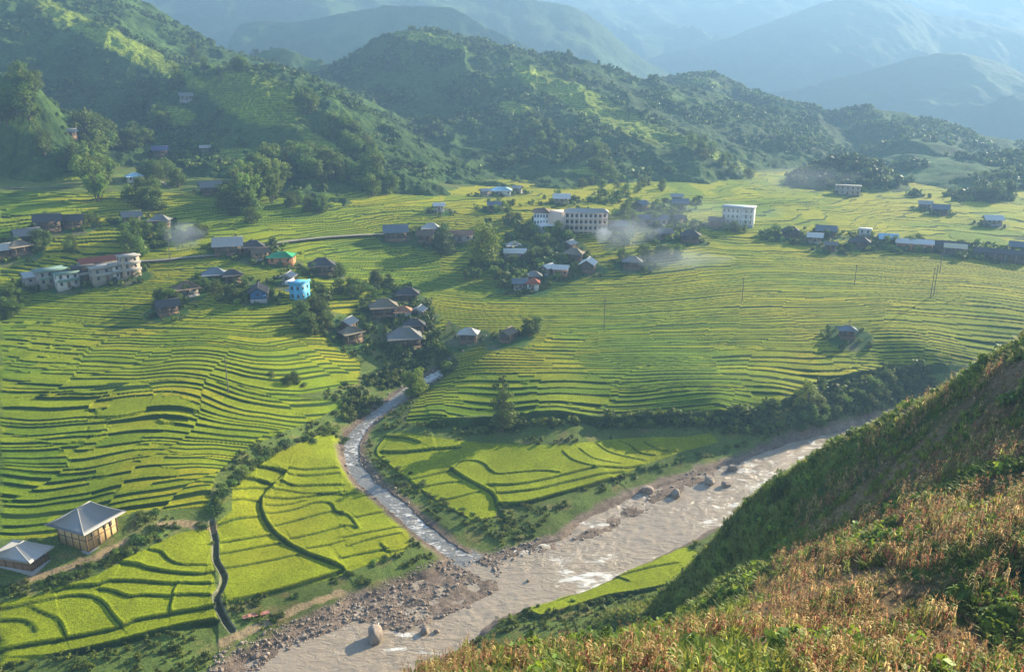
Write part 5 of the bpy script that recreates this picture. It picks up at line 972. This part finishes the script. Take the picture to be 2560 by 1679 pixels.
# ---- the big timber house and its shed
def frame_house(A, B, D, zf, wh, rh, ridge, name, lab, roofm, wallm, ov, lower=True, curve=.12):
    A = np.array(A[:2]); B = np.array(B[:2]); D = np.array(D[:2]); e = B - A; L = np.linalg.norm(e); e /= L; f = np.array([-e[1], e[0]]); dd = (D - A) @ f
    if dd < 0: f = -f; dd = -dd
    c = A + e * L / 2 + f * dd / 2; root = empty(name, (c[0], c[1], zf), math.atan2(e[1], e[0])); root['label'] = lab; root['category'] = 'house'; s = 1 if (np.array([-e[1], e[0]]) @ f) > 0 else -1
    w, d = L, dd; fy = -s                                         # the side with corner A faces local y = fy * d / 2
    part('wall', [box(-w / 2, w / 2, -d / 2, d / 2, 0, wh)], wallm, root); part('plinth', [box(-w / 2 - .5, w / 2 + .5, -d / 2 - .5, d / 2 + .5, -2.4, -.02)], M_conc, root)
    V, F = roof_mesh(w, d, rh, ov, 'hip', ridge=ridge, curve=curve, th=.14); V[:, 2] += wh + .15; ro = mk('roof', V, F, roofm, root)
    part('ridge_cap', [box(-ridge / 2, ridge / 2, -.12, .12, wh + rh + .16, wh + rh + .3)], MR['pale'], ro)
    hip = []
    for sx in (-1, 1):
        for sy in (-1, 1):
            pts = []
            for i in range(7): t = i / 6; pts.append((sx * (ridge / 2 + (w / 2 + ov - ridge / 2) * t), sy * (d / 2 + ov) * t, wh + .2 + rh * ((1 - t) - curve * math.sin(math.pi * t))))
            hip.append(tube(pts, [.09] * 7, 5))
    part('hip_cap', hip, MR['pale'], ro)
    beams = []; zt = wh
    for q in (.02, .5, .98):
        z = zt * q; beams += [box(-w / 2 - .06, w / 2 + .06, fy * (d / 2 + .05) - .05, fy * (d / 2 + .05) + .05, z - .09, z + .09)]
    for i in range(6): x = -w / 2 + w * i / 5; beams.append(box(x - .09, x + .09, fy * (d / 2 + .07) - .06, fy * (d / 2 + .07) + .06, 0, zt))
    part('frame', beams, M_wood, root)
    part('frame', [box(-w / 2 - .14, -w / 2 - .02, -d / 2 + d * i / 4 - .08, -d / 2 + d * i / 4 + .08, 0, zt) for i in range(5)] + [box(-w / 2 - .12, -w / 2 - .01, -d / 2, d / 2, zt * .5 - .08, zt * .5 + .08)], M_wood, root)
    for x, z in ((-w * .3, zt * .68), (w * .1, zt * .72), (w * .3, zt * .68)):
        wn = part('window', [box(x - .4, x + .4, fy * (d / 2 + .04) - .04, fy * (d / 2 + .04) + .04, z - .5, z + .5)], M_glass, root)
    part('door', [box(-w * .1 - .5, -w * .1 + .5, fy * (d / 2 + .05) - .05, fy * (d / 2 + .05) + .05, .05, 2.0)], M_wood, root)
    return root
M_ply = mat_plain('plywood', (.62, .42, .20), .7, .22, 1.2, bump=.15, stretch=(1, 1, 3)); M_ply2 = mat_plain('brown_boards', (.32, .20, .12), .8, .3, 1.5, bump=.3, stretch=(3, 3, .4)); M_tin = mat_plain('tin_roof', (.30, .295, .28), .7, .12, 1.0, bump=.35, bscale=2.5, stretch=(5, 1, 1))
A, B, D = [at_z(u, v, 9.3) for u, v in ((221, 1379), (296, 1334), (146, 1362))]
frame_house(A, B, D, 9.3, 5.4, 3.4, np.linalg.norm((B - A)[:2]) * .42, 'timber_house', 'new timber house with curved grey hip roof and sunlit plywood walls', M_tin, M_ply, 1.7)
A, B, D = [at_z(u, v, 8.8) for u, v in ((80, 1427), (122, 1398), (-10, 1415))]
frame_house(A, B, D, 8.8, 2.7, 1.9, np.linalg.norm((B - A)[:2]) * .5, 'shed', 'brown shed with shiny pale tin roof cut by the left edge, beside the timber house', MR['pale'], M_ply2, 1.1, curve=.03)
# ---- blue house
def flat(name, u, v, w, d, st, rot, wallm, lab, cat, cols, rows_, trim=None, sh=3.1):
    p = batch_at([(u, v)])[0]; root = empty(name, (p[0], p[1] + d * .3, p[2] + .2), math.radians(rot)); root['label'] = lab; root['category'] = cat; H = sh * st
    part('wall', [box(-w / 2, w / 2, -d / 2, d / 2, -2.5, H)], wallm, root); part('roof', [box(-w / 2 - .4, w / 2 + .4, -d / 2 - .4, d / 2 + .4, H, H + .3)], trim or M_conc, root)
    part('parapet', [box(-w / 2 - .3, w / 2 + .3, -d / 2 - .3, -d / 2 - .15, H + .3, H + .9), box(w / 2 + .15, w / 2 + .3, -d / 2 - .14, d / 2 + .3, H + .3, H + .9)], wallm, root)
    for k in range(st):
        for i in range(cols):
            x = -w / 2 + w * (i + .5) / cols; wn = part('window', [box(x - .5, x + .5, -d / 2 - .08, -d / 2 + .02, sh * k + 1.0, sh * k + 2.3)], M_glass, root); part('sill', [box(x - .6, x + .6, -d / 2 - .2, -d / 2 - .0, sh * k + .85, sh * k + .98)], trim or M_conc, wn)
        for i in range(rows_):
            y = -d / 2 + d * (i + .5) / rows_; part('window', [box(w / 2 - .02, w / 2 + .08, y - .5, y + .5, sh * k + 1.0, sh * k + 2.3)], M_glass, root); part('window', [box(-w / 2 - .08, -w / 2 + .02, y - .5, y + .5, sh * k + 1.0, sh * k + 2.3)], M_glass, root)
    return root
M_blue = mat_plain('bright_blue_paint', (.10, .40, .62), .6, .1, .8); M_cream = mat_plain('cream_paint', (.62, .47, .36), .8, .12, .5); M_wht = mat_plain('white_paint', (.72, .72, .70), .7, .1, .5)
b = flat('blue_house', 748, 750, 5.0, 6.5, 2, -18, M_blue, 'narrow two storey bright blue house above the dark grove', 'house', 2, 2, M_blue, 3.2)
for k in (0, 1, 2): part('balcony', [box(-4.3, -2.52, -3.2, 3.0, 3.2 * k - .1, 3.2 * k + .12), box(-4.3, -4.2, -3.2, 3.0, 3.2 * k + .12, 3.2 * k + .8)], M_wht, b)
# ---- school: white windowed end block, peach stair block, long gallery wing
s_ = batch_at([(1400, 578)])[0]; root = empty('school', (s_[0], s_[1] + 4, s_[2]), math.radians(-4)); root['label'] = 'long three storey school with white windowed end and peach front above the village'; root['category'] = 'school'
H = 9.3; part('wall', [box(-13, -5.6, -5, 5, -3, H)], M_wht, root)
for k in range(3):
    for i in range(5): x = -12.3 + 1.48 * i; wn = part('window', [box(x - .36, x + .36, -5.09, -4.98, 3.1 * k + .8, 3.1 * k + 2.2)], M_glass, root)
part('stair_block', [box(-5.58, 2.5, -5.6, 5, -3, H + .3)], M_cream, root); part('wing', [box(2.52, 24, -3.2, 5, -3, H)], M_cream, root)
part('roof', [box(-13.6, -5.0, -5.6, 5.6, H + .02, H + .3)], MR['brown'], root); V, F = roof_mesh(21.5, 9, 1.6, .7, 'hip', ridge=18); V[:, 0] += 13.3; V[:, 1] += .8; V[:, 2] += H + .1; mk('roof', V, F, MR['concrete'], root)
V, F = roof_mesh(8, 10.6, 1.5, .5, 'hip', ridge=3); V[:, 0] -= 9.3; V[:, 2] += H + .35; mk('roof', V, F, MR['brown'], root)
for k in range(3):
    part('gallery', [box(2.6, 24, -5.2, -3.22, 3.1 * k - .12, 3.1 * k + .12), box(2.6, 24, -5.2, -5.1, 3.1 * k + .12, 3.1 * k + 1.0)], M_cream, root)
    for i in range(9): x = 3.8 + 2.35 * i; part('window', [box(x - .55, x + .55, -3.28, -3.18, 3.1 * k + .9, 3.1 * k + 2.3)], M_glass, root)
for i in range(10): x = 2.8 + 2.33 * i; part('column', [box(x - .14, x + .14, -5.35, -5.21, -2, H)], M_wht, root)
# ---- columned building
p = batch_at([(1850, 562)])[0]; root = empty('columned_building', (p[0], p[1] + 4, p[2]), math.radians(-22)); root['label'] = 'white three storey building with tall columns on its right half, by the far terraces'; root['category'] = 'building'; root.scale = (.86, .86, .9)
H = 10.2; part('wall', [box(-9.5, 9.5, -5, 5, -3, H)], mat_plain('ivory_paint', (.62, .60, .52), .8, .1, .5), root); part('roof', [box(-10.2, 10.2, -6.6, 5.6, H + .02, H + .5)], MR['metal'], root); part('plinth', [box(-9.8, 9.8, -6.4, -5.02, -3, .2)], MR['metal'], root)
for k in range(3):
    for i in range(7): x = -8.4 + 2.7 * i; wn = part('window', [box(x - .5, x + .5, -5.1, -4.98, 3.2 * k + 1.1, 3.2 * k + 2.6)], M_glass, root)
for x in (2.6, 3.6, 6.1, 7.3, 9.3): part('column', [tube([(x, -6.0, .2), (x, -6.0, H)], [.32, .28], 10)], M_wht, root)
part('balcony', [box(2.2, 9.6, -5.9, -5.02, 3.2 * k - .1, 3.2 * k + .8) for k in (1, 2)], M_wht, root)
# ---- poles with cross arms
M_pole = mat_plain('pole', (.16, .14, .12), .9, .1, 1); 
for u, v, h, lab in ((426, 655, 13, 'tall concrete pole beside the shop row road'), (1510, 822, 12, 'utility pole in the middle of the right terraces'), (1855, 752, 10, 'utility pole on the terraces below the columned building'), (2136, 712, 9, 'utility pole below the far row, left of the twin poles'), (2349, 682, 10, 'utility pole below the long dark shed'), (2326, 745, 13, 'left pole of the twin poles on the right terraces'), (2334, 738, 13, 'right pole of the twin poles on the right terraces'), (571, 980, 11, 'thin utility pole in the middle of the left terraces'), (2120, 842, 7, 'short pole behind the lone grey roofed hut')):
    p = batch_at([(u, v)], zb)[0]; root = empty('utility_pole', (p[0], p[1], p[2])); root['label'] = lab; root['category'] = 'pole'; root['group'] = 'utility poles in the fields'
    part('shaft', [tube([(0, 0, -1), (0, 0, h)], [.17, .11], 8)], M_pole, root); part('cross_arm', [box(-.8, .8, -.06, .06, h - .9, h - .76)], M_pole, root)
# ---- road strips
M_road = mat_plain('road_concrete', (.27, .235, .19), .9, .15, .5)
def road(L, w, name='road'):
    Wl = batch_at(L); S = smoothline(Wl, 8)[:, :2]; t = np.gradient(S, axis=0); t /= np.linalg.norm(t, axis=1)[:, None]; nn = np.c_[-t[:, 1], t[:, 0]]; o = np.linspace(-w / 2, w / 2, 3)
    PX = S[:, None, 0] + nn[:, None, 0] * o; PY = S[:, None, 1] + nn[:, None, 1] * o; PZ = np.maximum(surf(PX, PY), GZ(PX, PY)).max(1, keepdims=True) + .12 + 0 * PX
    tag(mk(name, np.stack([PX, PY, PZ], -1).reshape(-1, 3), grid_faces(len(S), 3), M_road, smooth=True), kind='structure')
road([(640, 628), (680, 612), (740, 603), (820, 595), (900, 590), (960, 588)], 3.4); road([(350, 418), (375, 435), (405, 455), (425, 470)], 1.6, 'path'); road([(0, 471), (100, 470), (190, 468)], 2.0, 'path'); road([(345, 655), (400, 652), (470, 645), (540, 640)], 3.2)
# ---- red plastic sheet by the river and smoke
p = batch_at([(640, 1535)], zb)[0]; xs = np.linspace(-2.8, 2.8, 24); ys = np.linspace(-.45, .45, 8); XX, YY = np.meshgrid(xs, ys); ca, sa = math.cos(.45), math.sin(.45); PX = p[0] + XX * ca - YY * sa; PY = p[1] + XX * sa + YY * ca
tag(mk('plastic_sheet', np.stack([PX, PY, GZ(PX, PY) + .45 + .12 * fbm(XX, YY, .8, 2, 4)], -1).reshape(-1, 3), grid_faces(8, 24), mat_plain('red_plastic', (.48, .20, .15), .5, .2, 2)), 'long strip of red plastic sheeting lying on the river bank below the channel', 'plastic sheet')
def smoke(u, v, size, dens, drift, nm='smoke'):
    import bmesh
    p = batch_at([(u, v)])[0]; bm = bmesh.new(); bmesh.ops.create_icosphere(bm, subdivisions=3, radius=1); V = np.array([q.co[:] for q in bm.verts]); F = np.array([[q.index for q in f.verts] for f in bm.faces]); bm.free()
    V = V * np.array(size); V[:, 0] += drift * (V[:, 2] + size[2]) / size[2]; V += np.array([p[0], p[1], p[2] + size[2] * .85])
    m = bpy.data.materials.new('smoke'); m.use_nodes = True; n = m.node_tree; n.nodes.remove(n.nodes['Principled BSDF']); pv = n.nodes.new('ShaderNodeVolumePrincipled'); pv.inputs['Color'].default_value = (.62, .74, .90, 1); pv.inputs['Anisotropy'].default_value = .3
    tc = n.nodes.new('ShaderNodeTexCoord'); gr = n.nodes.new('ShaderNodeVectorMath'); gr.operation = 'LENGTH'; mp = n.nodes.new('ShaderNodeMapping'); mp.inputs['Location'].default_value = (-1, -1, -1); mp.inputs['Scale'].default_value = (2, 2, 2)
    n.links.new(tc.outputs['Generated'], mp.inputs[0]); n.links.new(mp.outputs[0], gr.inputs[0]); no = n.nodes.new('ShaderNodeTexNoise'); no.inputs['Scale'].default_value = 2.6; no.inputs['Detail'].default_value = 4; n.links.new(mp.outputs[0], no.inputs['Vector'])
    a = n.nodes.new('ShaderNodeMath'); a.operation = 'MULTIPLY_ADD'; a.inputs[1].default_value = 2.2; n.links.new(no.outputs[0], a.inputs[0]); b = n.nodes.new('ShaderNodeMath'); b.operation = 'MULTIPLY'; b.inputs[1].default_value = -1.9; n.links.new(gr.outputs['Value'], b.inputs[0]); n.links.new(b.outputs[0], a.inputs[2])
    c = n.nodes.new('ShaderNodeMapRange'); c.inputs[1].default_value = -.1; c.inputs[2].default_value = 1.0; c.inputs[3].default_value = 0; c.inputs[4].default_value = dens; n.links.new(a.outputs[0], c.inputs[0]); n.links.new(c.outputs[0], pv.inputs['Density']); n.links.new(pv.outputs[0], n.nodes['Material Output'].inputs['Volume'])
    o = mk(nm, V, F, m); tag(o, kind='stuff')
smoke(1490, 615, (6, 6, 7), .2, 3); smoke(1510, 640, (26, 16, 13), .04, 9); smoke(1640, 690, (38, 18, 9), .028, 9); smoke(1660, 600, (75, 34, 15), .0055, 10); smoke(1950, 500, (60, 30, 16), .006, 8); smoke(515, 640, (13, 9, 11), .09, -9)
